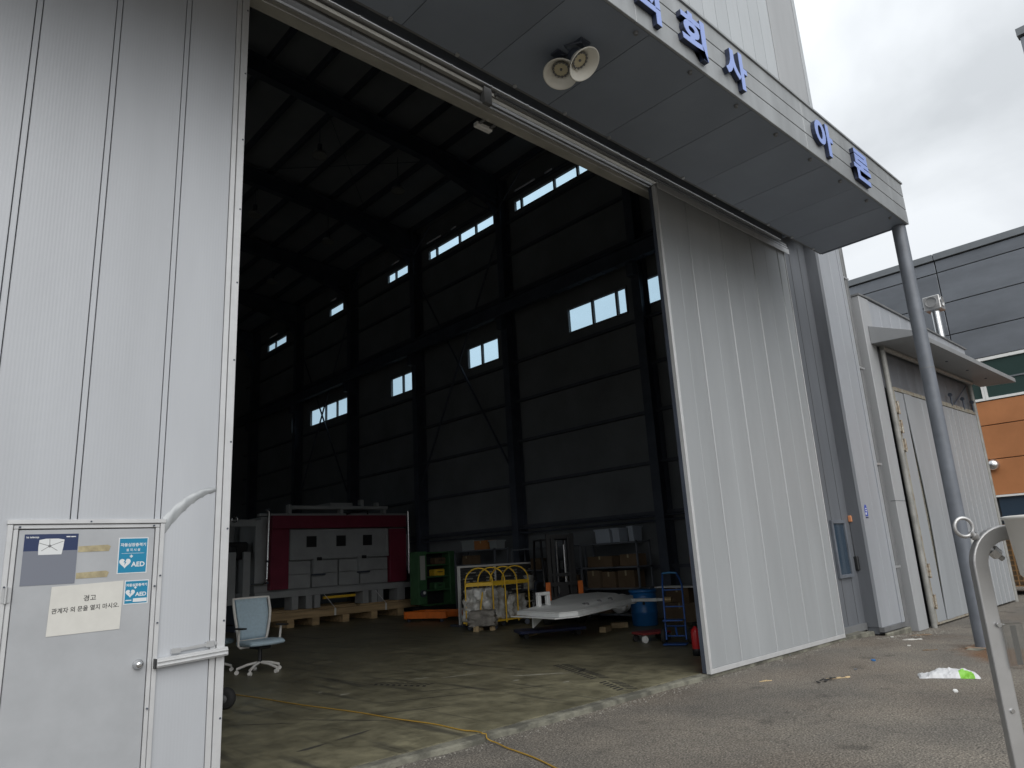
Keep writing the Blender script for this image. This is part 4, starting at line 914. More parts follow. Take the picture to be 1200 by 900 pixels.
# ================================================================== THE BIG MACHINE
YM = 20.6
MC2 = thing('industrial_furnace', 'large grey machine with maroon frame and three small windows on timber skids', 'machine', (0, YM, 0))
mp_ = lambda nm, m, *bs, bevel=.008, parent=MC2, **k: part(nm, (lambda q: [q.box(*b) for b in bs] and q)(MB()), m, parent, bevel, **k)
mp_('body', MGREY, (8.95,14.0,.15,2.5,1.02,3.2))
mp_('base_beam', MGREY, (8.76,14.2,-.02,.16,.85,1.03), (8.76,14.2,2.3,2.5,.85,1.03), (8.76,8.95,.16,2.3,.85,1.03), (14.0,14.2,.16,2.3,.85,1.03))
mp_('red_column', MRED, (9.2,9.76,-.06,.149,1.08,2.83)); mp_('red_column', MRED, (13.3,13.95,-.06,.149,1.06,2.78))
mp_('red_beam', MRED, (9.2,13.95,-.10,.149,2.835,3.22))
dr_ = mp_('upper_door', MGREY, (9.80,13.27,.0,.149,1.90,2.80), label='grey door panel with three dark windows')
mp_('door_rib', MGREY, (9.80,13.27,-.04,-.001,1.90,1.99), (9.80,9.9,-.03,-.001,1.99,2.80), (13.17,13.27,-.03,-.001,1.99,2.80), parent=dr_)
for x in (10.34, 11.35, 12.31):
    wf = mp_('window_frame', MGREY, (x-.02,x,-.012,-.001,2.25,2.62), (x+.34,x+.36,-.012,-.001,2.25,2.62), (x,x+.34,-.012,-.001,2.25,2.27), (x,x+.34,-.012,-.001,2.60,2.62), bevel=0, parent=dr_)
    mp_('pane', BLACK, (x,x+.34,-.006,-.001,2.27,2.60), bevel=0, parent=dr_)
for x0, x1 in ((9.80,10.52),(10.56,11.44),(11.48,12.2),(12.24,13.27)):
    for z0, z1 in ((1.08,1.48),(1.49,1.87)): mp_('lower_panel', MGREY, (x0,x1-.012,.04,.149,z0,z1-.004), bevel=.006)
for x in (10.55, 12.12):
    br = mp_('latch_bracket', MGREY, (x,x+.31,-.08,.039,1.47,1.90)); mp_('latch_shelf', DARKST, (x-.03,x+.38,-.12,.0,1.42,1.468), bevel=0, parent=br); mp_('clamp', BLACK, (x+.1,x+.26,-.12,-.081,1.86,1.96), bevel=.01, parent=br)
mp_('top_rail', MGREY, (8.9,14.1,.1,.3,3.225,3.30)); mp_('top_beam', MGREY, (9.79,13.27,-.02,.25,3.42,3.53)); mp_('top_beam', MGREY, (9.75,9.84,-.02,.2,3.28,3.56), (13.1,13.2,-.02,.2,3.28,3.42), (11.5,11.6,-.02,.2,3.28,3.42))
for b_ in ((11.2,12.0,.1,1.2,3.53,3.64), (12.3,12.42,.1,.3,3.53,3.75), (12.9,13.0,.1,.3,3.53,3.66)): mp_('top_box', MGREY, b_)
part('cable', MB().tube([(11.7,-.03,3.27),(11.9,-.06,3.33),(12.3,-.07,3.38),(12.45,-.07,3.37),(12.47,-.05,3.26)], .03, 8), BLACK, MC2)
part('coolant_pipe', MB().tube([(9.0,-.1,3.36),(9.06,-.1,3.38),(9.1,-.1,3.32),(9.09,-.1,2.4),(9.08,-.1,1.45),(9.05,-.1,1.33),(8.95,-.1,1.27),(8.6,-.1,1.27)], .032, 10), CHROME, MC2)
part('coolant_pipe', MB().tube([(14.02,-.1,3.35),(14.03,-.1,2.2),(14.02,-.1,1.3)], .03, 10), CHROME, MC2)
for z in (3.38, 1.9, 1.3): part('pipe_clamp', MB().cyl((9.085,-.1,z-.03),(9.085,-.1,z+.03),.045,n=10), DARKST, MC2)
mp_('side_cabinet', MGREY, (14.08,14.22,.1,.4,1.4,2.6))
# open frame at the left end
for b_ in ((8.75,8.949,.0,.14,1.035,3.1), (7.3,8.748,.0,.12,2.92,3.12), (8.0,8.2,.0,.12,.902,2.2), (8.42,8.62,.0,.12,.902,2.2), (7.3,8.748,.0,.12,.75,.9), (7.3,8.748,1.6,1.7,.75,3.1), (7.35,7.5,.0,.12,.902,2.918)): mp_('side_frame', MGREY, b_)
mp_('motor', BLACK, (8.1,8.7,.4,1.1,2.0,2.5), (8.15,8.35,.3,.4,2.1,2.4), bevel=.04)
part('eye_ring', MB().tube([(8.1+.08*math.cos(k*math.pi/8), -.04, 3.12+.08*math.sin(k*math.pi/8)) for k in range(16)], .02, 6, True), CHROME, MC2)
for x in (9.9,10.35,10.62,12.3,12.62,12.85): mp_('foot', MGREY, (x,x+.2,-.02,.5,.47,.849))
for x in (13.6,): mp_('foot', MGREY, (x,x+.3,-.02,.5,.47,.849))
mp_('side_tube', YELLOW, (11.0,12.1,.1,.2,.70,.78))
mp_('timber', WOOD, (9.1,14.25,-.32,-.10,.22,.42))
for b_ in ((9.1,10.6,.0,.2,.26,.468), (12.2,14.2,.0,.2,.26,.468), (9.1,14.25,1.9,2.1,.22,.468), (9.2,13.9,.6,.8,.22,.468)): mp_('timber', WOOD, b_)
for x in (9.6,10.4,11.4,12.4,13.4): mp_('bearer', WOOD, (x,x+.22,-.35,2.2,.0,.218))
for x in (10.95, 12.75): part('strap', MB().bar((x,.0,.85),(x+.2,-.335,.43),.03,.006).box(x+.17,x+.23,-.335,-.322,.22,.43), WHITEP, MC2)
for x in (8.3,): mp_('stand', DARKST, (x,x+.15,.2,1.5,.0,.75))

# ================================================================== OFFICE CHAIRS
def chair(label, loc, rz):
    t = thing('office_chair', label, 'chair', loc, rz, 'pale blue office chairs'); t.scale = (1.12, 1.2, 1.05)
    # faces local +x
    for k in range(5):
        a = k*2*math.pi/5+.35; c, s_ = math.cos(a), math.sin(a)
        lg = part('base_leg', MB().tube([(.03*c,.03*s_,.155),(.16*c,.16*s_,.135),(.30*c,.30*s_,.085)], .021, 8), CHAIRW, t)
        part('caster', MB().cyl((.30*c-.02*s_,.30*s_+.02*c,.032),(.30*c+.02*s_,.30*s_-.02*c,.032),.03,n=14).cyl((.30*c,.30*s_,.04),(.30*c,.30*s_,.085),.01,n=8), CHAIRW, lg)
    part('gas_column', MB().cyl((0,0,.13),(0,0,.40),.028,n=12), BLACK, t)
    part('mechanism', MB().box(-.16,.14,-.1,.1,.36,.415), BLACK, t, .02)
    se = MB(); nx = 12; vs = []; 
    prof = [(-.24,.0),(-.235,.05),(-.1,.06),(.08,.062),(.2,.06),(.255,.04),(.265,.01),(.24,-.015),(.0,-.02),(-.22,-.015)]
    n = len(prof)
    ys = [-.25,-.235,-.15,0,.15,.235,.25]
    for y in ys:
        q = 1-.12*(abs(y)/.25)**4
        for x, z in prof: vs.append((x*q, y, .44+z*(.6 if abs(y) > .24 else 1)-.006*(1-abs(y)/.25)))
    se.add(vs, [(j*n+k, j*n+(k+1) % n, (j+1)*n+(k+1) % n, (j+1)*n+k) for j in range(len(ys)-1) for k in range(n)]+[tuple(range(n)), tuple(range((len(ys)-1)*n, len(ys)*n))[::-1]], True)
    part('seat', se, CHAIRF, t)
    def bx_(v, y): return -.235-.10*v+.045*(y/.26)**2+.03*math.sin(v*math.pi)
    def surf(y0, y1, off, th):
        vs = []; R_, C_ = 10, 8
        for d in (0, th):
            for j in range(R_+1):
                for i in range(C_+1):
                    v = j/R_; wv = (.2+.055*min(1, v*1.6)); y = (y0+(y1-y0)*i/C_)*wv/.255
                    vs.append((bx_(v, y)-off-d, y, .50+.62*v))
        W_ = C_+1; H = (R_+1)*W_; fs = []
        for j in range(R_):
            for i in range(C_):
                a = j*W_+i; fs += [(a,a+1,a+W_+1,a+W_),(H+a,H+a+W_,H+a+W_+1,H+a+1)]
        for j in range(R_): a = j*W_; fs += [(a,a+W_,H+a+W_,H+a),(a+C_,H+a+C_,H+a+W_+C_,a+W_+C_)]
        for i in range(C_): a = i; fs += [(a,H+a,H+a+1,a+1),(R_*W_+a,R_*W_+a+1,H+R_*W_+a+1,H+R_*W_+a)]
        return MB().add(vs, fs, True)
    bk_ = part('backrest', surf(-.235,.235,0,.03), CHAIRF, t)
    fr = []
    for k in range(24):
        a = k/24
        if a < .25: y, v = -.27+.54*a*4, 1.0
        elif a < .5: y, v = .27, 1-(a-.25)*4
        elif a < .75: y, v = .27-.54*(a-.5)*4, 0.0
        else: y, v = -.27, (a-.75)*4
        wv = (.2+.055*min(1, v*1.6))/.255
        fr.append((bx_(v, y*wv)-.02, y*wv, .49+.64*v))
    part('back_frame', MB().tube(fr, .02, 8, True), CHAIRW, bk_)
    part('back_mesh', surf(-.25,.25,.035,.012), CHAIRM, bk_)
    part('spine', MB().tube([(-.1,0,.38),(-.26,0,.40),(-.31,0,.55),(-.33,0,.75)], .025, 8), BLACK, t)
    for s_ in (-1, 1):
        am = part('armrest', MB().tube([(-.05,s_*.14,.40),(-.05,s_*.27,.40),(-.03,s_*.31,.44),(.0,s_*.315,.68)], .017, 8), CHAIRW, t)
        part('arm_pad', MB().box(-.1,.16,s_*.315-.04,s_*.315+.04,.68,.705), BLACK, am, .012)
    return t
chair('pale blue office chair with white frame standing clear on the floor', (5.25, 12.05, 0), R(-84))
chair('pale blue office chair half hidden behind the left sliding leaf', (4.78, 12.95, 0), R(-50))

# ================================================================== GREEN CABINET, ORANGE SKID, RACK, YELLOW TROLLEY
G = thing('machine_cabinet', 'green upright machine cabinet with open dark shelves by the wall', 'cabinet', (0, 0, 0))
part('side_panel', MB().box(12.95,13.27,18.45,18.9,.38,1.95), GREEN, G, .01)
part('control_strip', MB().box(13.02,13.2,18.435,18.449,1.1,1.82), mat('panel_grey',(.42,.43,.41),.5), G)
part('switch_dial', MB().cyl((13.11,18.448,.7),(13.11,18.40,.7),.11,n=20), DARKST, G); part('switch_dial', MB().cyl((13.12,18.395,.72),(13.12,18.38,.72),.045,n=14), WHITEP, G)
part('side_panel', MB().box(14.16,14.4,18.45,18.9,.3,1.93), GREEN, G, .01)
part('back_panel', MB().box(13.272,14.158,18.82,18.9,.3,1.93), BLACK, G)
for z in (.32,.75,1.15,1.5,1.88): part('shelf', MB().box(13.272,14.158,18.46,18.82,z,z+.04), GREEN, G)
part('plinth', MB().box(12.98,14.38,18.47,18.85,0,.298), BLACK, G)
for x, z, m, l_ in ((13.6,1.192,YELLOW,'yellow tool case on a middle shelf of green cabinet'),(13.65,1.542,CARD,'brown carton on upper shelf of green cabinet'),(13.6,.792,GREEN,'green tool case on a lower shelf of green cabinet')):
    q = thing('tool_case', l_, 'case', (x, 18.5, z)); part('body', MB().box(0,.4,0,.3,.0,.2), m, q, .02); part('handle', MB().tube([(.12,-.001,.12),(.12,-.04,.12),(.28,-.04,.12),(.28,-.001,.12)], .012, 6), BLACK, q)
OS = thing('steel_skid', 'orange painted steel skid frame lying on floor beside green cabinet', 'skid', (0,0,0))
part('end_beam', MB().obox((12.2,17.6,.19),(.36,.02,0),(0,.05,0),(0,0,.10)), ORANGE, OS, .008)
part('long_beam', MB().bar((12.55,17.63,.19),(13.3,15.6,.19),.1,.2), ORANGE, OS, .008)
part('long_beam', MB().bar((11.9,17.66,.19),(12.35,16.3,.19),.1,.18), ORANGE, OS, .008)
for x, y in ((12.0,17.6),(12.5,17.6),(13.15,16.0),(12.3,16.45)): part('roller', MB().cyl((x-.03,y,.05),(x+.03,y,.05),.048,n=12).box(x-.015,x+.015,y-.015,y+.015,.05,.1), DARKST, OS)
RK = thing('parts_rack', 'dark louvred parts rack with a white frame behind the yellow trolley', 'rack', (0,0,0))
part('frame', MB().box(11.62,11.68,14.78,14.84,.02,1.42).box(11.62,14.3,14.78,14.84,1.42,1.47).box(14.24,14.3,14.78,14.84,.02,1.42).box(12.85,12.9,14.78,14.84,.02,1.42).box(11.68,14.24,14.78,14.84,.40,.44), WHITEP, RK)
lm_ = MB().prism([(0,0),(-.05,.01),(-.05,.03),(0,.075)], lambda u,v,d:(d,u,v), 11.69, 14.23).mesh('louvre', mat('louvre_steel',(.10,.105,.11),.45,.3))
for k in range(13): link('louvre', lm_, RK, (0, 14.84, .46+k*.072))
part('back_sheet', MB().box(11.68,14.24,14.842,14.85,.44,1.42), BLACK, RK)
random.seed(21); bins = MB()
for k in range(12):
    for j in range(22):
        if random.random() < .35: x_ = 11.75+j*.112; bins.box(x_,x_+.08,14.74,14.785,.475+k*.072,.475+k*.072+.035)
o_ = part('bins', bins, mat('bin_grey',(.38,.37,.33),.6), RK); o_['kind'] = 'stuff'
part('foot', MB().box(11.55,11.75,14.5,15.1,.0,.04).box(14.2,14.35,14.5,15.1,.0,.04), DARKST, RK)

TR = thing('hoop_trolley', 'yellow trolley with four tubular hoops loaded with wrapped goods', 'trolley', (11.0, 13.75, 0))
d1 = Vector((.70,-.71,0))*.66; d2 = Vector((.42,.03,0))
hoop = MB()
def hoop_pts(o):
    P = [o+Vector((0,0,.12)), o+Vector((0,0,.6)), o+Vector((0,0,1.08))]
    for k in range(1, 12):
        a = math.pi*k/12; P.append(o+d1*(.5-.5*math.cos(a))+Vector((0,0,1.08+.33*math.sin(a))))
    return P+[o+d1+Vector((0,0,1.08)), o+d1+Vector((0,0,.6)), o+d1+Vector((0,0,.12))]
for k in range(4): part('hoop', MB().tube(hoop_pts(d2*k), .018, 8), YELLOW, TR)
for o1, o2 in ((Vector(), d2*1), (d2*1, d2*2), (d2*2, d2*3)):
    part('side_band', MB().bar(o1+Vector((0,0,1.03)), o2+Vector((0,0,1.03)), .012, .09), YELLOW, TR)
    part('side_band', MB().bar(o1+d1+Vector((0,0,1.03)), o2+d1+Vector((0,0,1.03)), .012, .09), YELLOW, TR)
part('cross_band', MB().bar(Vector((0,0,1.03)), d1+Vector((0,0,1.03)), .012, .08), YELLOW, TR); part('cross_band', MB().bar(d2*3+Vector((0,0,1.03)), d2*3+d1+Vector((0,0,1.03)), .012, .08), YELLOW, TR)
part('deck', MB().add([(d1*i+d2*3*j+Vector((0,0,.16+.03*k))) for k in (0,1) for i, j in ((-.05,-.05),(1.05,-.05),(1.05,1.05),(-.05,1.05))], [(3,2,1,0),(4,5,6,7),(0,1,5,4),(1,2,6,5),(2,3,7,6),(3,0,4,7)]), YELLOW, TR)
for i, j in ((.05,.05),(.95,.05),(.95,.95),(.05,.95)):
    c = d1*i+d2*3*j; part('caster', MB().cyl(c+Vector((-.02,-.02,.06)), c+Vector((.02,.02,.06)), .06, n=14).cyl(c+Vector((0,0,.06)), c+Vector((0,0,.16)), .015, n=8), DARKST, TR)
part('leg_brace', MB().tube([d1*.62+Vector((0,0,.15)), d1*.62+d2*-.2+Vector((0,0,.5)), d1*.62+Vector((0,0,.85))], .02, 8), YELLOW, TR)
def lump(name, base, du, dv, h, seed, m, label, cat, zc=0):
    """wrapped goods: closed crumpled block"""
    bm = bmesh.new(); bmesh.ops.create_cube(bm, size=1); bmesh.ops.subdivide_edges(bm, edges=bm.edges, cuts=17, use_grid_fill=True)
    for v in bm.verts:
        c = v.co.copy(); p = c*5+Vector((seed*3.1, seed, 0)); k = Vector((noise.noise(p), noise.noise(p+Vector((9,0,0))), noise.noise(p+Vector((0,9,0)))))*.10+Vector((noise.noise(p*2.7), noise.noise(p*2.7+Vector((5,0,0))), abs(noise.noise(p*2.3))))*.06
        sh = 1-.35*max(0, c.z)**1.0*(.6+.6*noise.noise(Vector((c.x*3, c.y*3, seed))))
        c = Vector((c.x*sh, c.y*sh, c.z))+k; c.z = max(c.z, -.5)
        q = Vector(du)*c.x+Vector(dv)*c.y; v.co = (q.x, q.y, (c.z+.5)*h)
    me = bpy.data.meshes.new(name); bm.to_mesh(me); bm.free(); me.materials.append(m); me.polygons.foreach_set('use_smooth', [True]*len(me.polygons))
    return tag(link(name, me, None, base), label, cat)
b0 = Vector((11.0, 13.75, 0))
lump('wrapped_bundle', b0+d1*.35+d2*.75+Vector((0,0,.192)), d1*.95, d2*1.6, .72, 2, PLASTIC, 'crumpled grey plastic-wrapped bundle on the near end of hoop trolley', 'bundle')
lump('wrapped_bundle', b0+d1*.55+d2*2.3+Vector((0,0,.192)), d1*.8, d2*1.2, .52, 5, PLASTIC, 'lower plastic-wrapped bundle on the wall end of hoop trolley', 'bundle')
SK = thing('wrapped_crate', 'grey tarpaulin-covered crate standing on floor before the hoop trolley', 'crate', (11.12, 13.3, 0))
o_ = lump('cover', (0,0,0), Vector((.74,-.67,0))*.62, Vector((.6,.6,0))*.4, .34, 7, mat('tarp_grey',(.20,.19,.17),.6,var=.35,vscale=5), '', ''); del o_['category'], o_['label']; o_.parent = SK; o_.location = (0,0,.1)
part('feet', MB().box(-.25,-.17,-.05,.05,.0,.12).box(.12,.2,-.2,-.1,.0,.12).box(.0,.08,.1,.2,.0,.12), WOODP, SK)

# ================================================================== FORKLIFT WITH WHITE WELDMENT
fd = Vector((-.55,-.835,0)); fs_ = Vector((.835,-.55,0))
FK = thing('forklift', 'black forklift with tall mast and orange forks facing the doorway', 'forklift', (12.95, 12.4, 0), math.atan2(fd.y, fd.x))
# local +x = travel/fork direction, +y = left
for s_ in (-1, 1):
    part('mast_rail', MB().box(-.06,.02,s_*.30-.05,s_*.30+.05,.06,2.12), BLACK, FK, .006); part('mast_rail', MB().box(.0,.08,s_*.20-.04,s_*.20+.04,.1,2.05), BLACK, FK, .006)
    part('lift_cylinder', MB().cyl((-.02,s_*.10,.1),(-.02,s_*.10,1.85),.028,n=10), CHROME if s_ > 0 else DARKST, FK)
    fk = part('fork', MB().box(.14,.19,s_*.40-.06,s_*.40+.06,.50,.98).prism([(.19,.50),(1.5,.535),(1.5,.55),(.19,.56)], lambda u,v,d:(u,d,v), s_*.40-.06, s_*.40+.06), ORANGE, FK, .006)
part('mast_crosshead', MB().box(-.05,.06,-.34,.34,2.0,2.1), BLACK, FK); part('mast_crosshead', MB().box(-.05,.06,-.34,.34,1.1,1.18), BLACK, FK); part('chain', MB().box(.03,.045,-.12,-.09,.7,1.95).box(.03,.045,.09,.12,.7,1.95), CHROME, FK)
part('carriage', MB().box(.085,.139,-.5,.5,.55,.64).box(.085,.139,-.5,.5,.88,.97).box(.085,.12,-.1,.1,.64,.88), BLACK, FK)
part('body', MB().box(-1.3,-.1,-.42,.42,.2,.95), BLACK, FK, .05); part('counterweight', MB().box(-1.6,-1.3,-.42,.42,.15,1.0), DARKST, FK, .06)
part('seat', MB().box(-1.05,-.6,-.22,.22,.95,1.05).box(-1.15,-1.05,-.22,.22,.97,1.5), BLACK, FK, .03)
part('overhead_guard', MB().tube([(-.25,.4,.95),(-.4,.4,2.0),(-1.3,.4,2.0),(-1.5,.4,1.0)], .03, 8).tube([(-.25,-.4,.95),(-.4,-.4,2.0),(-1.3,-.4,2.0),(-1.5,-.4,1.0)], .03, 8).box(-1.3,-.4,-.4,.4,1.99,2.02), BLACK, FK)
for x, y, r_ in ((-.05,.42,.26),(-.05,-.42,.26),(-1.3,.38,.22),(-1.3,-.38,.22)): part('wheel', MB().lathe([(.08,-.09),(r_-.03,-.09),(r_,-.06),(r_,.06),(r_-.03,.09),(.08,.09)], (x,y,r_), (0,1,0), 20), RUBBER, FK)
WM = thing('steel_weldment', 'large white tapered steel weldment carried on the orange forks', 'steel part', (0,0,.585))
plan = [(9.15,9.95),(9.0,8.75),(9.35,8.65),(12.0,9.55),(12.9,10.25),(13.0,11.3),(11.9,11.35)]
WMAT = mat('weldment_white', (.60,.62,.62), .5, 0, var=.07, vscale=3)
part('top_plate', MB().prism(plan, lambda u,v,d:(u,v,d), .06, .075), WMAT, WM, .004)
part('bottom_flange', MB().prism([(9.0,9.98),(8.84,8.7),(9.3,8.56),(12.05,9.48),(12.1,9.6),(9.3,8.75)], lambda u,v,d:(u,v,d), -.02, .0), WMAT, WM, .004)
def web(a, b, z0, z1): return MB().bar((a[0],a[1],(z0+z1)/2),(b[0],b[1],(z0+z1)/2),.02,z1-z0)
for a, b in zip(plan, plan[1:]+plan[:1]): part('web', web(a, b, .002, .058), WMAT, WM)
part('raised_deck', MB().add([(9.3,9.95,.076),(9.6,8.95,.076),(12.3,9.95,.076),(12.8,11.1,.076),(11.9,11.25,.076),(9.55,9.95,.11),(9.9,9.45,.11),(12.2,10.15,.17),(12.5,10.9,.17),(11.8,11.1,.17)], [(0,1,6,5),(1,2,7,6),(2,3,8,7),(3,4,9,8),(4,0,5,9),(5,6,7,8,9)]), WMAT, WM, .006)
for x, y in ((10.3,9.25),(10.95,9.5),(11.5,9.68)): part('boss', MB().cyl((x,y+.12,.07),(x-.02,y+.0,.095),.05,n=16), RAILD, WM)
part('lug', MB().box(9.62,9.70,9.86,9.94,.10,.30).box(9.86,9.94,9.86,9.94,.10,.30).box(9.62,9.94,9.86,9.94,.30,.36), WMAT, WM, .01)
part('arm', MB().bar((12.0,9.6,.04),(12.0,8.9,.05),.12,.06).bar((12.0,9.0,.05),(12.05,8.72,.05),.08,.05), WMAT, WM, .01)
part('end_bush', MB().cyl((12.03,8.78,.05),(12.06,8.62,.05),.055,n=14), mat('brass_bush',(.45,.33,.18),.5,.5), WM)
part('gusset', MB().prism([(9.2,-.021),(9.55,-.021),(9.2,-.22)], lambda u,v,d:(u,d,v), 9.6, 9.63), WMAT, WM)
for x, y, rz, l_ in ((11.9,10.25,20,'short pale timber block on floor under the white weldment'),(12.6,10.45,-40,'timber offcut on floor between weldment and blue barrel'),(10.75,11.35,10,'flat timber offcut on floor under weldment gusset')):
    o_ = tag(part('timber_block', MB().box(-.18,.18,-.07,.07,0,.11), WOODP, None, .006, loc=(x,y,0)), l_, 'timber'); o_.rotation_euler = (0,0,R(rz))
DL = thing('machine_dolly', 'low dark blue machine dolly on floor underneath the white weldment', 'dolly', (10.9, 10.9, 0), R(-30))
part('deck', MB().box(-.7,.7,-.3,.3,.10,.16), mat('dolly_navy',(.02,.03,.09),.5), DL, .01)
for x in (-.55,.55):
    for y in (-.22,.22): part('wheel', MB().cyl((x,y-.03,.05),(x,y+.03,.05),.05,n=14), RUBBER, DL)

# ================================================================== WALL SHELVING AND WHAT STANDS ON IT
def shelving(label, y0, y1, x0, x1, levels):
    t = thing('steel_shelving', label, 'shelving', (x0, y0, 0), 0, 'steel shelving along the wall'); W_, L_ = x1-x0, y1-y0; top = levels[-1]+.06
    for a, b in ((.02,.02),(W_-.02,.02),(.02,L_-.02),(W_-.02,L_-.02)): part('post', MB().box(a-.02,a+.02,b-.02,b+.02,0,top), POLE, t)
    for z in levels: part('shelf', MB().box(.0,W_,.0,L_,z,z+.035), POLE, t)
shelving('grey steel shelving packed with cartons behind the blue barrel', 10.75, 12.6, 13.85, 14.4, [.12,.72,1.22,1.80])
shelving('grey steel shelving behind the forklift mast', 12.85, 15.2, 13.85, 14.4, [.12,.72,1.22,1.80])
shelving('grey steel shelving between parts rack and green cabinet', 15.9, 17.8, 13.85, 14.4, [.12,.95,1.45,1.86])
random.seed(31)
def carton(x, y, z, w_, d_, h_, m, label, rz=0):
    t = thing('carton', label, 'box', (x, y, z), rz, None)
    part('body', MB().box(-d_/2,d_/2,-w_/2,w_/2,0,h_), m, t, .006)
    part('tape', MB().box(-d_/2-.001,d_/2+.001,-.025,.025,h_,h_+.001).box(-d_/2-.0015,-d_/2-.0005,-.025,.025,h_*.7,h_), TAPE, t)
spots = [('wide brown carton on shelf right behind the barrel rim',14.12,11.2,.756,.5,.42,.4,CARD),('brown carton beside wide carton on middle shelf of barrel shelving',14.12,11.75,.756,.42,.4,.38,CARD),
 ('tall brown carton at far end of barrel shelving',14.12,12.25,.756,.4,.4,.42,CARD2),('flat brown carton on upper shelf above the barrel',14.12,11.1,1.256,.5,.4,.28,CARD),('long brown carton on upper shelf of barrel shelving',14.12,12.0,1.256,.8,.4,.26,CARD),
 ('pale carton on bottom shelf of barrel shelving',14.12,12.1,.156,.6,.4,.4,CARD2),
 ('brown carton on shelf behind forklift seat',14.12,13.3,.756,.5,.4,.32,CARD),('small brown carton on upper shelf behind the mast',14.12,14.3,1.256,.4,.4,.3,CARD),('pale carton on lowest shelf behind the mast',14.12,13.9,.156,.6,.4,.36,CARD2),
 ('orange-brown carton on top of shelving past the mast',14.12,16.6,1.896,.6,.4,.26,mat('carton_orange',(.36,.15,.05),.8)),('brown carton on middle shelf past the parts rack',14.12,16.3,.986,.5,.4,.34,CARD),('small carton on shelf near the green cabinet',14.12,17.3,1.486,.4,.4,.26,CARD)]
for l_, x, y, z, w_, d_, h_, m in spots: carton(x, y, z, w_, d_, h_, m, l_)
PB = mat('pale_bin', (.36,.41,.48), .4)
def tub(x, y, z, w_, h_, label, m):
    t = thing('plastic_bin', label, 'bin', (x, y, z), 0, None)
    part('shell', MB().prism([(-.16,0),(.16,0),(.19,h_),(-.19,h_)], lambda u,v,d:(u,d,v), -w_/2, w_/2), m, t, .008)
    part('rim', MB().box(-.21,.21,-w_/2-.015,-w_/2,h_-.04,h_).box(-.21,.21,w_/2,w_/2+.015,h_-.04,h_).box(-.215,-.19,-w_/2,w_/2,h_-.04,h_), m, t)
tub(14.1,11.85,1.836,.46,.34,'wide pale blue plastic bin on top of barrel shelving',PB); tub(14.1,11.42,1.836,.22,.34,'narrow pale blue plastic bin next to the wide one',PB)
tub(14.1,10.95,1.836,.15,.36,'slim pale blue plastic bin at the end of barrel shelving',PB); 
tub(14.1,17.2,1.896,.6,.3,'grey plastic bin on shelving top near green cabinet',mat('grey_bin',(.26,.29,.30),.5)); tub(14.1,16.05,1.896,.3,.24,'small grey plastic bin on shelving top beside orange-brown carton',MATS['grey_bin'])
tub(14.1,13.6,1.256,.4,.2,'low grey bin on upper shelf behind the forklift mast',MATS['grey_bin'])
DR = thing('cable_drum', 'white cable drum lying on the lowest shelf behind the barrel', 'drum', (14.05, 11.55, .38))
part('flange', MB().lathe([(.0,-.12),(.22,-.12),(.22,-.09),(.0,-.09)], (0,0,0), (1,.2,0), 24), WHITEP, DR); part('flange', MB().lathe([(.0,.09),(.22,.09),(.22,.12),(.0,.12)], (0,0,0), (1,.2,0), 24), WHITEP, DR); part('cable', MB().lathe([(.15,-.09),(.15,.09)], (0,0,0), (1,.2,0), 24), YELLOW, DR)
for x, y, z, s_, l_ in ((14.1,16.95,.986,.2,'clear plastic-wrapped roll on shelf past the parts rack'),(14.1,14.75,.756,.2,'wrapped roll on middle shelf behind the mast')):
    q = thing('wrapped_roll', l_, 'roll', (x, y, z)); part('wrap', MB().lathe([(.05,0),(s_,0),(s_*1.05,.06),(s_*.95,.3),(s_,.36),(.05,.36)], n=18), PLASTIC, q); part('core', MB().cyl((0,0,.0),(0,0,.39),.045,n=12), CARD, q)

# --- barrel, cartons by the wall, hand truck, dolly, broom, extinguisher
BR = thing('blue_barrel', 'blue plastic barrel with ribbed lid standing by the shelving', 'barrel', (13.2, 10.2, 0))
part('body', MB().lathe([(.0,0),(.265,0),(.28,.02),(.285,.25),(.295,.27),(.295,.30),(.285,.32),(.288,.55),(.298,.57),(.298,.60),(.288,.62),(.285,.70),(.0,.70)], n=36), DBLUE, BR)
part('lid', MB().lathe([(.0,.701),(.305,.701),(.31,.72),(.31,.75),(.29,.765),(.0,.765)], n=36), DBLUE, BR)
part('bung', MB().cyl((.12,-.1,.766),(.12,-.1,.785),.04,n=14), RAILD, BR); part('label', MB().box(-.24,-.2,-.2,-.12,.45,.56), BLACK, BR)
carton(14.15, 9.75, 0, .8, .5, .42, CARD2, 'large pale carton on floor between barrel and sliding leaf'); carton(14.15, 9.8, .422, .6, .45, .32, CARD, 'brown carton stacked on the large pale floor carton'); carton(14.3, 9.0, 0, .6, .45, .5, CARD, 'brown floor carton behind the hand truck')
tag(part('white_plank', MB().box(-.25,.25,-.6,.6,0,.03), WHITEP, None, .004, loc=(14.1,9.75,.746)), 'white board lying on top of the stacked cartons', 'board')
HT = thing('hand_truck', 'blue two-wheel hand truck with looped handle near the right leaf', 'hand truck', (10.72, 7.65, 0), R(25))
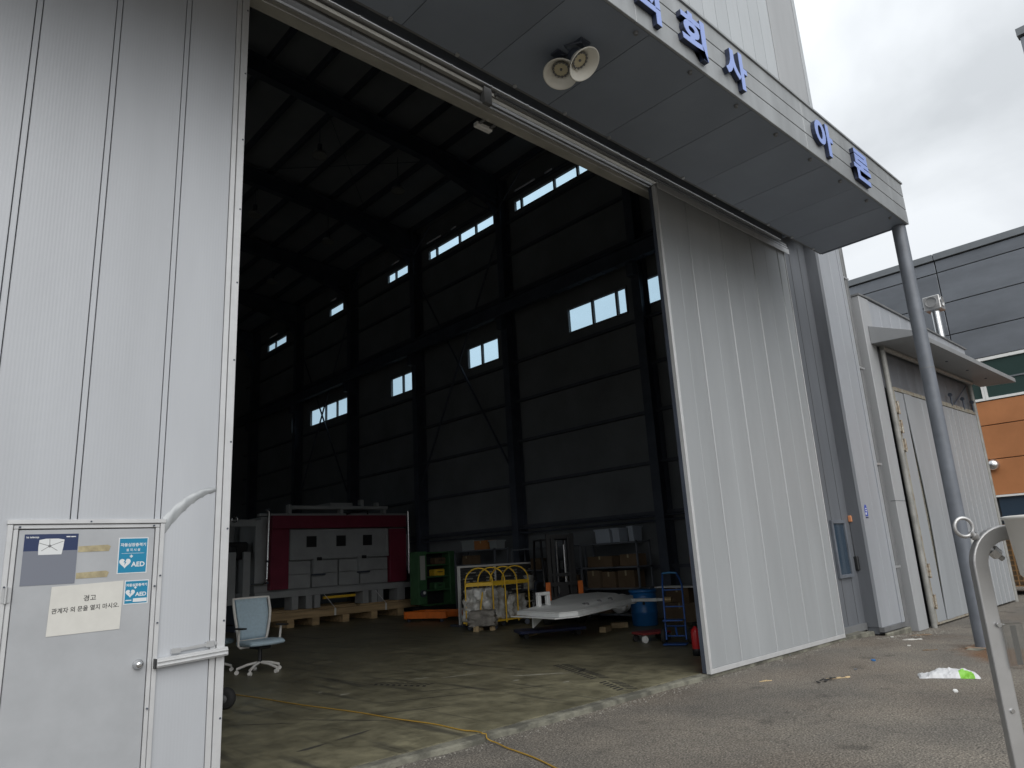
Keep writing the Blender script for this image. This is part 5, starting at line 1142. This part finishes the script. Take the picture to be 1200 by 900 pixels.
# local: plate towards -x ; frame leans to +x
for s_ in (-1, 1):
    part('rail', MB().tube([(0,s_*.17,.08),(.05,s_*.17,.6),(.1,s_*.17,.98),(.05,s_*.15,1.08),(-.06,s_*.12,1.19)], .016, 8), TBLUE, HT)
    wl = part('wheel', MB().lathe([(.05,-.035),(.115,-.035),(.13,-.015),(.13,.015),(.115,.035),(.05,.035)], (.09,s_*.23,.13), (0,1,0), 20), RUBBER, HT); part('hub', MB().cyl((.09,s_*.23-.04,.13),(.09,s_*.23+.04,.13),.05,n=12), CHROME, wl)
part('handle', MB().tube([(-.06,-.12,1.19),(-.08,0,1.2),(-.06,.12,1.19)], .017, 8), mat('grip_cyan',(.03,.16,.34),.5), HT)
for z in (.3,.62,.9): part('cross_bar', MB().cyl((.03+z*.06,-.17,z),(.03+z*.06,.17,z),.012,n=8), TBLUE, HT)
part('axle', MB().cyl((.09,-.24,.13),(.09,.24,.13),.012,n=8).bar((.09,0,.13),(.02,0,.3),.03,.02), TBLUE, HT); part('toe_plate', MB().box(-.24,.0,-.2,.2,.02,.03), TBLUE, HT); part('shelf_plate', MB().box(-.2,.03,-.17,.17,.40,.42), TBLUE, HT, .004)
RD = thing('wheeled_dolly', 'small red wheeled dolly on floor beside the hand truck', 'dolly', (10.95, 8.35, 0), R(-20))
part('deck', MB().box(-.3,.3,-.2,.2,.13,.17), mat('dolly_red',(.20,.03,.03),.5), RD, .01)
for x, y in ((-.24,-.15),(.24,-.15),(-.24,.15),(.24,.15)): part('wheel', MB().cyl((x,y-.02,.06),(x,y+.02,.06),.06,n=16).box(x-.015,x+.015,y-.03,y+.03,.06,.13), WHITEP if (x < 0 and y < 0) else RUBBER, RD)
BMo = thing('broom_stick', 'thin brown broom leaning beside the hand truck', 'broom', (10.78, 7.2, 0))
part('stick', MB().cyl((.0,0,.06),(.12,.12,1.45),.013,n=8), mat('stick_brown',(.20,.10,.06),.6), BMo); part('head', MB().box(-.15,.15,-.03,.03,.0,.07), RUBBER, BMo, .01)
EX = thing('fire_extinguisher', 'red fire extinguisher with black base just inside the right leaf', 'fire extinguisher', (9.78, 6.62, 0))
part('cylinder', MB().lathe([(.0,.06),(.065,.06),(.072,.08),(.072,.33),(.06,.38),(.025,.41),(.02,.43),(.0,.43)], n=24), RED, EX); part('base', MB().lathe([(.0,0),(.075,0),(.075,.09),(.073,.1)], n=24), BLACK, EX)
part('valve', MB().cyl((0,0,.43),(0,0,.47),.02,n=10).box(-.08,.05,-.012,.012,.47,.485).box(-.09,.03,-.012,.012,.445,.455), BLACK, EX); part('nozzle_hose', MB().tube([(.02,.0,.45),(.08,.03,.43),(.1,.04,.3),(.085,.03,.15)], .011, 8), BLACK, EX)
